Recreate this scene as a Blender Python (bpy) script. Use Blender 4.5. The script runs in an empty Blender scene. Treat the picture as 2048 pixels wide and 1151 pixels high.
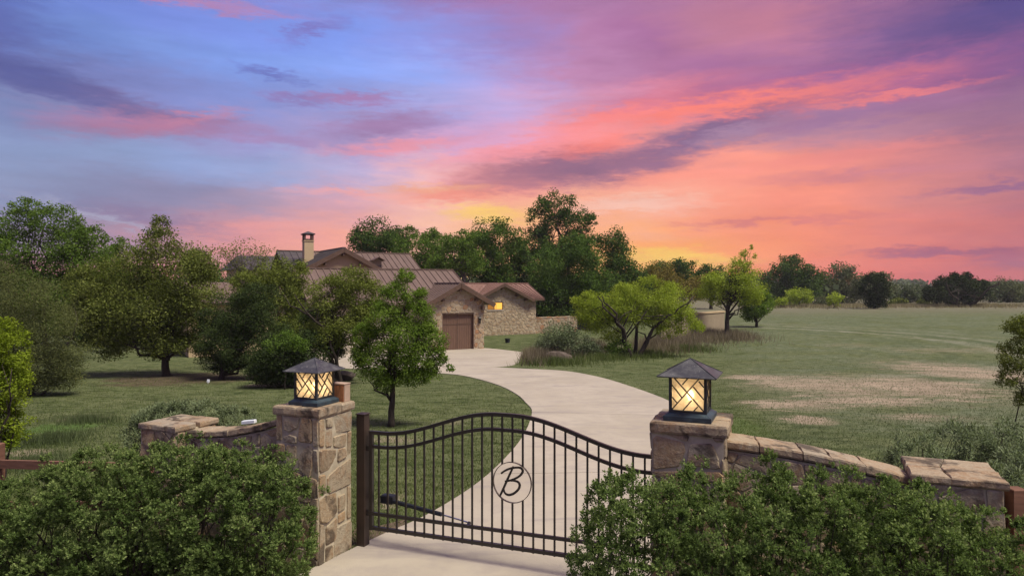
import bpy, math, random
import numpy as np
from mathutils import Vector, Matrix

random.seed(7)
RNG = np.random.default_rng(7)
SC = bpy.context.scene
COL = SC.collection
R = math.radians

# ------------------------------------------------------------------ survey helpers
F, CX, HY, CH = 1365.33, 1024.0, 570.0, 3.15      # focal length (px of the 2048 px photo), centre, horizon, eye height


def sstep(a, b, x):
    t = np.clip((np.asarray(x, float) - a) / (b - a), 0, 1)
    return t * t * (3 - 2 * t)


def ground_z(x, y):
    x = np.asarray(x, float); y = np.asarray(y, float)
    z = -0.70 * sstep(9, 40, y) + 0.50 * sstep(55, 120, y)
    z = z + 0.10 * np.sin(x * 0.11 + 1.3) * np.sin(y * 0.09) * sstep(12, 30, y) * sstep(7, 16, np.abs(x))
    return z


def gz(x, y):
    return float(ground_z(x, y))


def W(px, py, Y):
    return Vector(((px - CX) / F * Y, Y, CH - (py - HY) / F * Y))


def G(px, py):
    """the point of the ground that is seen at that place of the photograph"""
    k = (py - HY) / F
    kx = (px - CX) / F
    lo, hi = 2.0, 2.0
    f = lambda Y: CH - k * Y - gz(kx * Y, Y)
    while f(hi) > 0 and hi < 900:
        lo = hi
        hi *= 1.06
    for _ in range(40):
        m = (lo + hi) / 2
        if f(m) > 0:
            lo = m
        else:
            hi = m
    return Vector((kx * lo, lo, gz(kx * lo, lo)))


def lin(c):
    """sRGB 0..255 -> linear rgba"""
    o = []
    for v in c:
        v = v / 255
        o.append(v / 12.92 if v <= 0.04045 else ((v + 0.055) / 1.055) ** 2.4)
    return (o[0], o[1], o[2], 1)


# ------------------------------------------------------------------ camera, world, sun, exposure
cam = bpy.data.cameras.new('camera')
cam.sensor_width = 36; cam.lens = 24.0
cam.shift_y = -(575.5 - HY) / 2048
cam.clip_start = 0.1; cam.clip_end = 6000
camo = bpy.data.objects.new('camera', cam)
COL.objects.link(camo)
camo.location = (0, 0, CH)
camo.rotation_euler = (R(90), 0, 0)
SC.camera = camo

EXPO = 1.3
SC.view_settings.view_transform = 'Standard'
SC.view_settings.look = 'None'
SC.view_settings.exposure = EXPO
SC.view_settings.gamma = 1
SC.view_settings.use_curve_mapping = False
SC.render.engine = 'CYCLES'
SC.cycles.use_denoising = True
SC.cycles.max_bounces = 6
SC.cycles.diffuse_bounces = 3
SC.cycles.glossy_bounces = 2
SC.cycles.transmission_bounces = 4
SC.cycles.transparent_max_bounces = 8
SC.cycles.sample_clamp_indirect = 4

sun = bpy.data.lights.new('sun', 'SUN')
sun.energy = 2.0
sun.angle = R(20)
sun.color = (1.0, 0.935, 0.77)
suno = bpy.data.objects.new('sun', sun)
COL.objects.link(suno)
SUN_DIR = Vector((0.42, -0.25, 0.87)).normalized()          # towards the light
suno.rotation_euler = SUN_DIR.to_track_quat('Z', 'Y').to_euler()
suno.location = (30, -10, 40)


def build_world():
    w = bpy.data.worlds.new('World')
    SC.world = w
    w.use_nodes = True
    nt = w.node_tree
    nt.nodes.clear()
    N = nt.nodes.new
    L = nt.links.new

    def math_(op, a, b=None, c=None):
        n = N('ShaderNodeMath'); n.operation = op
        for i, v in enumerate((a, b, c)):
            if v is None:
                continue
            if isinstance(v, (int, float)):
                n.inputs[i].default_value = v
            else:
                L(v, n.inputs[i])
        return n.outputs[0]
    tc = N('ShaderNodeTexCoord')
    sep = N('ShaderNodeSeparateXYZ'); L(tc.outputs['Generated'], sep.inputs[0])
    az = math_('MULTIPLY', math_('ARCTAN2', sep.outputs[0], sep.outputs[1]), 180 / math.pi)
    el = math_('MULTIPLY', math_('ARCSINE', sep.outputs[2]), 180 / math.pi)

    comb = N('ShaderNodeCombineXYZ'); L(az, comb.inputs[0]); L(el, comb.inputs[1])

    def noise(scale, sx, sy, rot, detail=4, rough=0.55, dist=0.0):
        m = N('ShaderNodeMapping'); L(comb.outputs[0], m.inputs[0])
        m.inputs['Rotation'].default_value = (0, 0, R(rot))
        m.inputs['Scale'].default_value = (sx, sy, 1)
        n = N('ShaderNodeTexNoise'); n.inputs['Scale'].default_value = scale
        n.inputs['Detail'].default_value = detail; n.inputs['Roughness'].default_value = rough
        n.inputs['Distortion'].default_value = dist
        L(m.outputs[0], n.inputs['Vector'])
        return n
    n1 = noise(0.11, 0.45, 1.5, -8, 5, 0.6, 0.3)      # wide streaks
    n2 = noise(0.42, 0.5, 2.2, -10, 5, 0.62)       # finer streaks
    s1 = N('ShaderNodeSeparateXYZ'); L(n1.outputs['Color'], s1.inputs[0])
    s2 = N('ShaderNodeSeparateXYZ'); L(n2.outputs['Color'], s2.inputs[0])
    # domain warp (degrees)
    waz = math_('ADD', az, math_('MULTIPLY_ADD', s1.outputs[0], 16, -8))
    waz = math_('ADD', waz, math_('MULTIPLY_ADD', s2.outputs[0], 5, -2.5))
    wel = math_('ADD', el, math_('MULTIPLY_ADD', s1.outputs[1], 5.0, -2.5))
    wel = math_('ADD', wel, math_('MULTIPLY_ADD', s2.outputs[1], 1.7, -0.85))
    n5 = noise(1.5, 0.45, 2.0, -9, 7, 0.68, 0.4)
    s5 = N('ShaderNodeSeparateXYZ'); L(n5.outputs['Color'], s5.inputs[0])
    waz = math_('ADD', waz, math_('MULTIPLY_ADD', s5.outputs[0], 4, -2))
    wel = math_('ADD', wel, math_('MULTIPLY_ADD', s5.outputs[1], 1.8, -0.9))
    wc = N('ShaderNodeCombineXYZ'); L(waz, wc.inputs[0]); L(wel, wc.inputs[1])
    # a lighter warp for the single clouds
    caz = math_('ADD', az, math_('MULTIPLY_ADD', s2.outputs[0], 5, -2.5))
    caz = math_('ADD', caz, math_('MULTIPLY_ADD', s1.outputs[0], 5, -2.5))
    cel = math_('ADD', el, math_('MULTIPLY_ADD', s2.outputs[1], 2.2, -1.1))
    caz = math_('ADD', caz, math_('MULTIPLY_ADD', s5.outputs[0], 4.5, -2.25))
    cel = math_('ADD', cel, math_('MULTIPLY_ADD', s5.outputs[1], 1.9, -0.95))
    cc = N('ShaderNodeCombineXYZ'); L(caz, cc.inputs[0]); L(cel, cc.inputs[1])

    def dirs(px, py):
        x = (px - CX) / F; z = (HY - py) / F
        return math.degrees(math.atan(x)), math.degrees(math.atan2(z, math.hypot(1, x)))
    cols = [0, 170, 340, 512, 700, 850, 1000, 1150, 1300, 1450, 1600, 1800, 2048]
    rows = SKY_ROWS
    fac = math_('MULTIPLY_ADD', waz, 1 / 180, 0.5)
    prev = None
    behind = SKY_BEHIND
    for i, (py, cl) in enumerate(rows):
        r = N('ShaderNodeValToRGB')
        r.color_ramp.interpolation = 'B_SPLINE' if False else 'LINEAR'
        e = r.color_ramp.elements
        e[0].position = 0; e[0].color = lin(behind[i])
        e[1].position = 1; e[1].color = lin(behind[i])
        for px, c in zip(cols, cl):
            k = e.new(dirs(px, py)[0] / 180 + 0.5); k.color = lin(c)
        L(fac, r.inputs[0])
        if prev is None:
            prev = r.outputs[0]
        else:
            mr = N('ShaderNodeMapRange'); mr.interpolation_type = 'SMOOTHSTEP'
            e0 = dirs(1024, rows[i - 1][0])[1]; e1 = dirs(1024, py)[1]
            mr.inputs['From Min'].default_value = e0; mr.inputs['From Max'].default_value = e1
            L(wel, mr.inputs['Value'])
            mx = N('ShaderNodeMix'); mx.data_type = 'RGBA'
            L(mr.outputs[0], mx.inputs[0]); L(prev, mx.inputs[6]); L(r.outputs[0], mx.inputs[7])
            prev = mx.outputs[2]
    # zenith and the rest of the dome
    mr = N('ShaderNodeMapRange'); mr.interpolation_type = 'SMOOTHSTEP'
    mr.inputs['From Min'].default_value = 24; mr.inputs['From Max'].default_value = 62
    L(el, mr.inputs['Value'])
    mx = N('ShaderNodeMix'); mx.data_type = 'RGBA'
    L(mr.outputs[0], mx.inputs[0]); L(prev, mx.inputs[6]); mx.inputs[7].default_value = lin((150, 140, 185))
    prev = mx.outputs[2]

    for (px, py, ln, th, tilt, c, st) in SKY_CLOUDS:
        a, e_ = dirs(px, py)
        dpp = 57.3 / F * math.cos(R(a)) ** 1.5
        m = N('ShaderNodeMapping'); m.vector_type = 'TEXTURE'
        L(cc.outputs[0], m.inputs[0])
        m.inputs['Location'].default_value = (a, e_, 0)
        m.inputs['Rotation'].default_value = (0, 0, R(tilt))
        m.inputs['Scale'].default_value = (ln * dpp * 1.5, th * dpp * 1.6, 1)
        ln_ = N('ShaderNodeVectorMath'); ln_.operation = 'LENGTH'; L(m.outputs[0], ln_.inputs[0])
        f = N('ShaderNodeMapRange'); f.interpolation_type = 'SMOOTHSTEP'
        f.inputs['From Min'].default_value = 1.0; f.inputs['From Max'].default_value = 0.05
        f.inputs['To Max'].default_value = st
        L(ln_.outputs['Value'], f.inputs['Value'])
        mx = N('ShaderNodeMix'); mx.data_type = 'RGBA'
        L(f.outputs[0], mx.inputs[0]); L(prev, mx.inputs[6]); mx.inputs[7].default_value = lin(c)
        prev = mx.outputs[2]
    # soft streak brightness
    n3 = noise(0.30, 0.35, 2.4, -6, 6, 0.62)
    br = math_('MULTIPLY_ADD', n3.outputs['Fac'], 0.36, 0.82)
    vm = N('ShaderNodeVectorMath'); vm.operation = 'SCALE'
    L(prev, vm.inputs[0]); L(br, vm.inputs['Scale'])
    hs = N('ShaderNodeHueSaturation'); hs.inputs['Saturation'].default_value = 0.98
    L(vm.outputs[0], hs.inputs['Color'])
    bg = N('ShaderNodeBackground')
    L(hs.outputs[0], bg.inputs['Color'])
    bg.inputs['Strength'].default_value = 2.0 ** -EXPO
    out = N('ShaderNodeOutputWorld'); L(bg.outputs[0], out.inputs[0])
    w.cycles.sampling_method = 'MANUAL'
    w.cycles.sample_map_resolution = 512


SKY_ROWS = [
    (560, [(225,140,145), (235,145,145), (240,148,142), (248,160,138), (252,172,132), (252,188,128), (255,192,105), (255,190,95), (255,189,83), (252,154,93), (246,128,101), (234,116,103), (205,102,107)]),
    (490, [(150,138,170), (162,144,170), (192,142,158), (228,152,152), (248,168,148), (250,190,160), (252,188,132), (252,176,116), (255,168,99), (254,156,105), (250,144,111), (232,130,118), (200,114,121)]),
    (420, [(142,153,190), (136,138,174), (146,141,176), (172,152,180), (220,166,178), (250,192,178), (250,182,148), (252,176,140), (250,178,153), (252,156,131), (248,146,125), (216,134,131), (186,118,133)]),
    (350, [(138,154,196), (140,156,198), (146,164,212), (158,170,216), (190,175,212), (242,186,190), (250,158,154), (235,150,150), (255,156,137), (254,154,135), (246,146,131), (218,134,137), (174,118,141)]),
    (280, [(125,137,186), (138,134,182), (148,142,190), (156,152,206), (168,156,206), (196,160,204), (226,166,202), (250,156,162), (230,144,143), (192,138,155), (185,134,156), (184,130,151), (154,110,143)]),
    (210, [(98,102,160), (110,118,176), (128,138,200), (132,148,214), (142,156,222), (164,168,228), (196,172,224), (222,154,183), (234,138,157), (214,124,147), (198,114,143), (174,104,147), (136,92,145)]),
    (140, [(98,110,180), (112,138,208), (122,149,220), (128,158,234), (140,168,248), (150,172,248), (172,164,228), (194,138,181), (178,118,161), (172,112,159), (175,116,159), (122,92,147), (92,79,139)]),
    (70, [(95,118,197), (112,136,217), (120,142,224), (125,150,234), (128,155,240), (142,150,226), (160,136,200), (184,128,173), (172,113,161), (192,126,155), (197,126,152), (155,106,151), (88,76,137)]),
    (0, [(118,108,165), (150,120,172), (158,126,180), (140,132,204), (132,137,208), (150,124,186), (175,126,180), (170,120,167), (176,120,163), (186,124,159), (184,120,155), (130,94,151), (92,76,137)]),
]
SKY_BEHIND = [(205,150,155),(185,145,165),(165,145,175),(155,145,185),(150,140,185),(145,138,190),(140,135,192),(135,130,190),(135,125,185)]
#             px    py   len  thick tilt colour          strength
SKY_CLOUDS = [
    (270, 215, 190, 24, -8, (114, 102, 154), .75),
    (300, 250, 180, 26, 4, (184, 122, 154), .85),
    (400, 236, 70, 10, 14, (206, 134, 160), .6),
    (60, 150, 170, 36, -14, (86, 92, 154), .7),
    (380, 2, 230, 12, 0, (192, 132, 172), .7),
    (620, 58, 75, 12, 18, (128, 118, 192), .8),
    (545, 148, 70, 9, -8, (106, 110, 186), .7),
    (700, 198, 130, 12, 2, (168, 122, 172), .85),
    (590, 200, 60, 12, -4, (142, 116, 176), .6),
    (770, 250, 130, 24, 6, (160, 122, 168), .85),
    (560, 275, 150, 16, -3, (172, 132, 178), .6),
    (800, 292, 150, 14, 6, (248, 150, 158), .7),
    (1050, 300, 190, 14, 8, (252, 150, 152), .6),
    (1150, 270, 150, 24, 12, (254, 142, 142), .6),
    (1170, 300, 120, 18, 14, (255, 132, 122), .9),
    (960, 385, 170, 16, 6, (250, 150, 130), .75),
    (1120, 340, 190, 34, 4, (142, 104, 134), .95),
    (1020, 365, 110, 18, 8, (186, 122, 136), .6),
    (1400, 272, 240, 32, 17, (130, 102, 142), .95),
    (1680, 236, 240, 24, 3, (156, 116, 160), .8),
    (1450, 206, 330, 22, 4, (255, 132, 120), 1.0),
    (1780, 190, 170, 10, 3, (240, 128, 128), .8),
    (1240, 225, 150, 15, 14, (254, 136, 136), .8),
    (1560, 165, 420, 20, 3, (152, 98, 155), .5),
    (1450, 270, 110, 16, 14, (186, 148, 176), .5),
    (1260, 408, 150, 14, -1, (250, 200, 184), .7),
    (860, 378, 120, 10, 2, (250, 176, 128), .6),
    (900, 392, 110, 10, -6, (246, 146, 128), .6),
    (1000, 428, 110, 14, -2, (253, 196, 116), .7),
    (700, 388, 120, 10, -2, (252, 166, 154), .6),
    (1330, 515, 150, 16, -5, (254, 205, 96), .9),
    (960, 428, 90, 14, -4, (255, 208, 110), .8),
    (1900, 500, 180, 10, -2, (158, 92, 124), .85),
    (2030, 520, 70, 22, -10, (156, 88, 126), .6),
    (1990, 372, 150, 11, 0, (140, 100, 146), .7),
    (1700, 310, 240, 12, 4, (238, 138, 136), .6),
    (1700, 352, 200, 14, 0, (196, 126, 148), .5),
    (1500, 445, 150, 7, 2, (208, 120, 128), .6),
    (1680, 440, 170, 7, 0, (212, 122, 130), .5),
    (215, 436, 130, 11, -14, (172, 170, 196), .8),
    (330, 440, 140, 18, -10, (138, 122, 160), .7),
    (130, 470, 160, 16, -4, (152, 132, 168), .5),
]
build_world()


# ------------------------------------------------------------------ materials
def new_mat(name):
    m = bpy.data.materials.new(name)
    m.use_nodes = True
    m.node_tree.nodes.clear()
    return m


class NT:
    def __init__(self, m):
        self.nt = m.node_tree

    def n(self, t, **kw):
        x = self.nt.nodes.new(t)
        for k, v in kw.items():
            setattr(x, k, v)
        return x

    def l(self, a, b):
        self.nt.links.new(a, b)

    def val(self, sock, v):
        if isinstance(v, bpy.types.NodeSocket):
            self.l(v, sock)
        else:
            sock.default_value = v

    def math(self, op, a, b=0.0, c=0.0, clamp=False):
        x = self.n('ShaderNodeMath', operation=op, use_clamp=clamp)
        for i, v in enumerate((a, b, c)):
            self.val(x.inputs[i], v)
        return x.outputs[0]

    def mix(self, f, a, b, blend='MIX'):
        x = self.n('ShaderNodeMix', data_type='RGBA', blend_type=blend)
        self.val(x.inputs[0], f); self.val(x.inputs[6], a); self.val(x.inputs[7], b)
        return x.outputs[2]

    def noise(self, vec, scale, detail=4, rough=0.55, dist=0.0):
        x = self.n('ShaderNodeTexNoise')
        if vec is not None:
            self.l(vec, x.inputs['Vector'])
        x.inputs['Scale'].default_value = scale; x.inputs['Detail'].default_value = detail
        x.inputs['Roughness'].default_value = rough; x.inputs['Distortion'].default_value = dist
        return x.outputs['Fac']

    def ramp(self, f, stops, interp='LINEAR'):
        x = self.n('ShaderNodeValToRGB')
        x.color_ramp.interpolation = interp
        e = x.color_ramp.elements
        e[0].position = stops[0][0]; e[0].color = stops[0][1]
        e[1].position = stops[-1][0]; e[1].color = stops[-1][1]
        for p, c in stops[1:-1]:
            k = e.new(p); k.color = c
        self.val(x.inputs[0], f)
        return x.outputs[0]

    def mr(self, v, a, b, c=0.0, d=1.0, smooth=True):
        x = self.n('ShaderNodeMapRange')
        if smooth:
            x.interpolation_type = 'SMOOTHSTEP'
        self.val(x.inputs['Value'], v)
        for k, y in (('From Min', a), ('From Max', b), ('To Min', c), ('To Max', d)):
            x.inputs[k].default_value = y
        return x.outputs[0]

    def out(self, col, rough=0.9, metal=0.0, bump=None, bump_d=0.01, bump_s=1.0, spec=0.3):
        p = self.n('ShaderNodeBsdfPrincipled')
        self.val(p.inputs['Base Color'], col)
        self.val(p.inputs['Roughness'], rough)
        p.inputs['Metallic'].default_value = metal
        p.inputs['Specular IOR Level'].default_value = spec
        if bump is not None:
            b = self.n('ShaderNodeBump')
            b.inputs['Strength'].default_value = bump_s; b.inputs['Distance'].default_value = bump_d
            self.l(bump, b.inputs['Height']); self.l(b.outputs[0], p.inputs['Normal'])
        o = self.n('ShaderNodeOutputMaterial'); self.l(p.outputs[0], o.inputs[0])
        return p


def g3(r, g, b):
    return (r, g, b, 1)


def leaf_mat(name, dark, mid, light, trans=0.35, odd=None):
    m = new_mat(name); t = NT(m)
    a = t.n('ShaderNodeAttribute', attribute_name='tint')
    dark, mid, light = ([min(.6, v * k) for v, k in zip(q, (1.45, 1.56, 1.2))] for q in (dark, mid, light))
    stops = [(0.0, g3(*dark)), (0.5, g3(*mid)), (0.92, g3(*light))]
    if odd:
        stops.append((1.0, g3(*odd)))
    col = t.ramp(a.outputs['Fac'], stops)
    d = t.n('ShaderNodeBsdfDiffuse'); t.l(col, d.inputs[0])
    tr = t.n('ShaderNodeBsdfTranslucent')
    c2 = t.mix(1.0, col, g3(1.0, 1.05, 0.6), 'MULTIPLY'); t.l(c2, tr.inputs[0])
    mx = t.n('ShaderNodeMixShader'); mx.inputs[0].default_value = trans
    t.l(d.outputs[0], mx.inputs[1]); t.l(tr.outputs[0], mx.inputs[2])
    o = t.n('ShaderNodeOutputMaterial'); t.l(mx.outputs[0], o.inputs[0])
    return m


def stone_mat(name, stops, stain=0.5, scale=1.0, bump=0.012):
    m = new_mat(name); t = NT(m)
    oi = t.n('ShaderNodeObjectInfo')
    tc = t.n('ShaderNodeTexCoord')
    base = t.ramp(oi.outputs['Random'], stops)
    vo = t.n('ShaderNodeVectorMath', operation='ADD')
    sc = t.n('ShaderNodeVectorMath', operation='SCALE')
    cb = t.n('ShaderNodeCombineXYZ'); t.l(oi.outputs['Random'], cb.inputs[0]); t.l(oi.outputs['Random'], cb.inputs[2])
    t.l(cb.outputs[0], sc.inputs[0]); sc.inputs['Scale'].default_value = 37.0
    t.l(tc.outputs['Object'], vo.inputs[0]); t.l(sc.outputs[0], vo.inputs[1])
    v = vo.outputs[0]
    n1 = t.noise(v, 5 * scale, 5, 0.6, 0.6)
    n2 = t.noise(v, 26 * scale, 4, 0.6)
    n3 = t.noise(tc.outputs['Object'], 3.0 * scale, 5, 0.62, 0.4)
    n4 = t.noise(v, 70 * scale, 3, 0.7)
    c = t.mix(t.math('MULTIPLY', t.mr(n1, 0.40, 0.68), .8), base, g3(0.29, 0.18, 0.10))
    c = t.mix(t.math('MULTIPLY', t.mr(n2, 0.42, 0.66), 0.42), c, g3(0.44, 0.37, 0.27))
    c = t.mix(t.math('MULTIPLY', t.mr(n4, 0.50, 0.70), 0.40), c, g3(0.13, 0.10, 0.07))
    c = t.mix(t.math('MULTIPLY', t.mr(n3, 0.50, 0.62), stain), c, g3(0.055, 0.043, 0.035))
    h = t.math('MULTIPLY_ADD', n1, 0.6, t.math('MULTIPLY_ADD', n2, 0.35, t.math('MULTIPLY', n4, .15)))
    t.out(c, 0.92, bump=h, bump_d=bump * 2.2, bump_s=1.0, spec=0.15)
    return m


def simple_mat(name, c1, c2, scale=6, rough=0.85, metal=0.0, bump=0.003, detail=5, spec=0.3, stretch=(1, 1, 1)):
    m = new_mat(name); t = NT(m)
    tc = t.n('ShaderNodeTexCoord')
    mp = t.n('ShaderNodeMapping'); mp.inputs['Scale'].default_value = stretch
    t.l(tc.outputs['Object'], mp.inputs[0])
    f = t.noise(mp.outputs[0], scale, detail, 0.6)
    c = t.ramp(f, [(0.3, g3(*c1)), (0.7, g3(*c2))])
    t.out(c, rough, metal, bump=f, bump_d=bump, spec=spec)
    return m


M = {}
M['mortar'] = simple_mat('mortar', (0.33, 0.28, 0.20), (0.53, 0.46, 0.34), 9, 0.95, bump=0.006)
M['pillar_stone'] = stone_mat('pillar_stone', [(0, g3(.27, .220, .150)), (.3, g3(.39, .315, .215)), (.55, g3(.31, .270, .205)), (.8, g3(.42, .29, .155)), (1, g3(.20, .165, .125))], 0.75)
M['cap_stone'] = stone_mat('cap_stone', [(0, g3(.31, .23, .155)), (.5, g3(.36, .29, .20)), (1, g3(.30, .25, .19))], 0.85)
M['wall_stone'] = stone_mat('wall_stone', [(0, g3(.35, .285, .20)), (.3, g3(.45, .365, .255)), (.55, g3(.34, .275, .20)), (.78, g3(.40, .24, .125)), (1, g3(.33, .115, .05))], 0.2, 0.8)
M['wing_stone'] = stone_mat('wing_stone', [(0, g3(.42, .335, .22)), (.4, g3(.50, .40, .27)), (.75, g3(.45, .36, .245)), (1, g3(.33, .225, .135))], 0.16, 0.9)
M['house_mortar'] = simple_mat('house_mortar', (0.42, 0.36, 0.28), (0.52, 0.45, 0.36), 5, 0.95)
M['stucco'] = simple_mat('stucco', (0.46, 0.345, 0.205), (0.50, 0.38, 0.235), 3, 0.95, bump=0.004)
M['stucco_pale'] = simple_mat('stucco_pale', (0.27, 0.215, 0.15), (0.34, 0.27, 0.19), 2, 0.95)
M['roof'] = simple_mat('roof_metal', (0.120, 0.080, 0.066), (0.172, 0.118, 0.098), 1.2, 0.55, 0.0, 0.0, 5, 0.2, (3, .6, 1))
M['roof_red'] = simple_mat('roof_metal_red', (0.175, 0.095, 0.074), (0.235, 0.135, 0.108), 1.2, 0.55, 0.0, 0.0, 5, 0.2, (3, .6, 1))
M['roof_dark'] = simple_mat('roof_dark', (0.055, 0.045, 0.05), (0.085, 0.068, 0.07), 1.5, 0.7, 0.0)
M['trim'] = simple_mat('brown_trim', (0.085, 0.050, 0.036), (0.125, 0.075, 0.052), 5, 0.6)
M['door'] = simple_mat('door_wood', (0.115, 0.066, 0.046), (0.175, 0.102, 0.072), 5, 0.55, stretch=(6, 6, .5))
M['concrete'] = None
M['black_metal'] = simple_mat('black_metal', (0.014, 0.011, 0.010), (0.026, 0.020, 0.017), 30, 0.45, 0.0, 0.0005, spec=0.5)
M['ring_metal'] = simple_mat('ring_metal', (0.09, 0.07, 0.055), (0.16, 0.125, 0.10), 30, 0.5)
M['post_metal'] = simple_mat('post_metal', (0.020, 0.013, 0.010), (0.042, 0.024, 0.017), 6, 0.5, 0.0, 0.0005, spec=0.5)
M['chrome'] = simple_mat('chrome', (0.55, 0.55, 0.56), (0.7, 0.7, 0.7), 6, 0.25, 1.0, 0.0)
M['white_paint'] = simple_mat('white_paint', (0.62, 0.66, 0.70), (0.72, 0.74, 0.78), 6, 0.5)
M['cedar'] = simple_mat('cedar_wood', (0.135, 0.066, 0.042), (0.215, 0.105, 0.068), 4, 0.8, stretch=(1, 1, 6))
M['orange_wood'] = simple_mat('orange_wood', (0.17, 0.075, 0.035), (0.42, 0.19, 0.085), 9, 0.8, stretch=(3, 3, 1))
M['plain_wood'] = simple_mat('plain_wood', (0.36, 0.25, 0.18), (0.45, 0.33, 0.25), 9, 0.8)
M['bark'] = simple_mat('bark', (0.022, 0.017, 0.013), (0.065, 0.050, 0.038), 14, 0.95, bump=0.02, stretch=(1, 1, .3))
M['bark_grey'] = simple_mat('bark_grey', (0.07, 0.06, 0.05), (0.15, 0.13, 0.11), 14, 0.95, bump=0.02, stretch=(1, 1, .3))
M['rock'] = simple_mat('rock', (0.05, 0.036, 0.028), (0.16, 0.125, 0.10), 3, 0.95, bump=0.06)
M['bucket'] = simple_mat('black_plastic', (0.012, 0.014, 0.02), (0.02, 0.022, 0.03), 5, 0.5)
M['soil'] = simple_mat('soil', (0.085, 0.058, 0.04), (0.16, 0.115, 0.08), 9, 0.95, bump=0.02)


def lantern_metal(name, base, patch, speck, amt):
    m = new_mat(name); t = NT(m)
    tc = t.n('ShaderNodeTexCoord')
    a = t.noise(tc.outputs['Object'], 9, 5, 0.65)
    b = t.noise(tc.outputs['Object'], 34, 4, 0.7)
    c = t.mix(t.mr(a, 0.4, 0.65), g3(*base), g3(*patch))
    c = t.mix(t.math('MULTIPLY', t.mr(b, 0.60, 0.72), amt), c, g3(*speck))
    t.out(c, t.mr(a, 0.3, 0.7, 0.42, 0.66), 0.0, bump=b, bump_d=0.001, spec=0.5)
    return m


M['lantern_roof'] = lantern_metal('lantern_roof_metal', (0.036, 0.036, 0.040), (0.085, 0.083, 0.085), (0.42, 0.40, 0.37), 0.6)
M['lantern_base'] = lantern_metal('lantern_base_metal', (0.018, 0.030, 0.042), (0.034, 0.060, 0.078), (0.12, 0.075, 0.05), 0.5)
M['lantern_frame'] = lantern_metal('lantern_frame_metal', (0.018, 0.018, 0.020), (0.032, 0.036, 0.042), (0.09, 0.06, 0.04), 0.4)


def mica_mat():
    m = new_mat('amber_mica'); t = NT(m)
    tc = t.n('ShaderNodeTexCoord')
    f = t.noise(tc.outputs['Object'], 15, 5, 0.65, 1.0)
    c = t.ramp(f, [(0.3, g3(.50, .43, .345)), (0.7, g3(.86, .80, .69))])
    tr = t.n('ShaderNodeBsdfTranslucent'); t.l(c, tr.inputs[0])
    d = t.n('ShaderNodeBsdfDiffuse'); t.l(t.mix(0.6, c, g3(.2, .16, .11)), d.inputs[0])
    tp = t.n('ShaderNodeBsdfTransparent'); tp.inputs[0].default_value = g3(1, .85, .6)
    m1 = t.n('ShaderNodeMixShader'); m1.inputs[0].default_value = 0.35
    t.l(tr.outputs[0], m1.inputs[1]); t.l(d.outputs[0], m1.inputs[2])
    m2 = t.n('ShaderNodeMixShader'); m2.inputs[0].default_value = 0.20
    t.l(m1.outputs[0], m2.inputs[1]); t.l(tp.outputs[0], m2.inputs[2])
    o = t.n('ShaderNodeOutputMaterial'); t.l(m2.outputs[0], o.inputs[0])
    return m


def emit_mat(name, c, s):
    m = new_mat(name); t = NT(m)
    e = t.n('ShaderNodeEmission'); e.inputs[0].default_value = g3(*c); e.inputs[1].default_value = s
    o = t.n('ShaderNodeOutputMaterial'); t.l(e.outputs[0], o.inputs[0])
    return m


M['mica'] = mica_mat()
M['bulb'] = emit_mat('bulb_glow', (1.0, 0.82, 0.56), 40)
M['lit_room'] = emit_mat('lit_room', (1.0, 0.47, 0.08), 0.62)
M['lit_blind'] = emit_mat('lit_blind', (0.60, 0.25, 0.06), 0.28)


def concrete_mat():
    m = new_mat('concrete'); t = NT(m)
    tc = t.n('ShaderNodeTexCoord')
    P = tc.outputs['Object']
    geo = t.n('ShaderNodeNewGeometry')
    P = geo.outputs['Position']
    a = t.noise(P, 0.5, 5, 0.6, 0.5)
    b = t.noise(P, 3.0, 5, 0.65)
    c_ = t.noise(P, 55, 3, 0.7)
    mp = t.n('ShaderNodeMapping'); mp.inputs['Rotation'].default_value = (0, 0, 0.35); mp.inputs['Scale'].default_value = (0.5, 2.2, 1)
    t.l(P, mp.inputs[0])
    st = t.noise(mp.outputs[0], 0.8, 5, 0.65, 0.4)
    oi = t.n('ShaderNodeObjectInfo')
    c = t.mix(t.mr(a, .3, .7), g3(.365, .316, .246), g3(.435, .380, .302))
    c = t.mix(t.math('MULTIPLY', t.mr(b, .45, .68), .5), c, g3(.32, .275, .24))
    c = t.mix(t.math('MULTIPLY', t.mr(st, .52, .68), .6), c, g3(.27, .235, .215))
    c = t.mix(t.math('MULTIPLY', t.mr(c_, .55, .8), .5), c, g3(.27, .225, .195))
    c = t.mix(t.math('MULTIPLY', oi.outputs['Random'], .12), c, g3(.33, .28, .25))
    t.out(c, 0.9, bump=t.math('ADD', c_, b), bump_d=0.004, spec=0.2)
    return m


M['concrete'] = concrete_mat()

# leaves: dark / mid / light albedo
M['lf_hedge'] = leaf_mat('leaf_hedge', (.018, .032, .009), (.080, .110, .042), (.225, .255, .120), .35, (.30, .31, .12))
M['lf_oak'] = leaf_mat('leaf_oak', (.022, .038, .012), (.045, .072, .022), (.075, .110, .033), .3)
M['lf_mid'] = leaf_mat('leaf_mid', (.026, .046, .014), (.058, .092, .026), (.098, .140, .042), .35)
M['lf_green'] = leaf_mat('leaf_green', (.040, .066, .014), (.078, .120, .028), (.132, .180, .048), .4)
M['lf_bright'] = leaf_mat('leaf_bright', (.050, .082, .014), (.094, .140, .028), (.160, .208, .052), .4)
M['lf_mesquite'] = leaf_mat('leaf_mesquite', (.115, .142, .020), (.215, .250, .040), (.320, .350, .085), .45)
M['lf_yellow'] = leaf_mat('leaf_yellow', (.085, .115, .012), (.150, .185, .022), (.215, .250, .045), .4)
M['lf_olive'] = leaf_mat('leaf_olive', (.040, .050, .013), (.094, .106, .032), (.172, .180, .064), .35, (.17, .135, .05))
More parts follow.
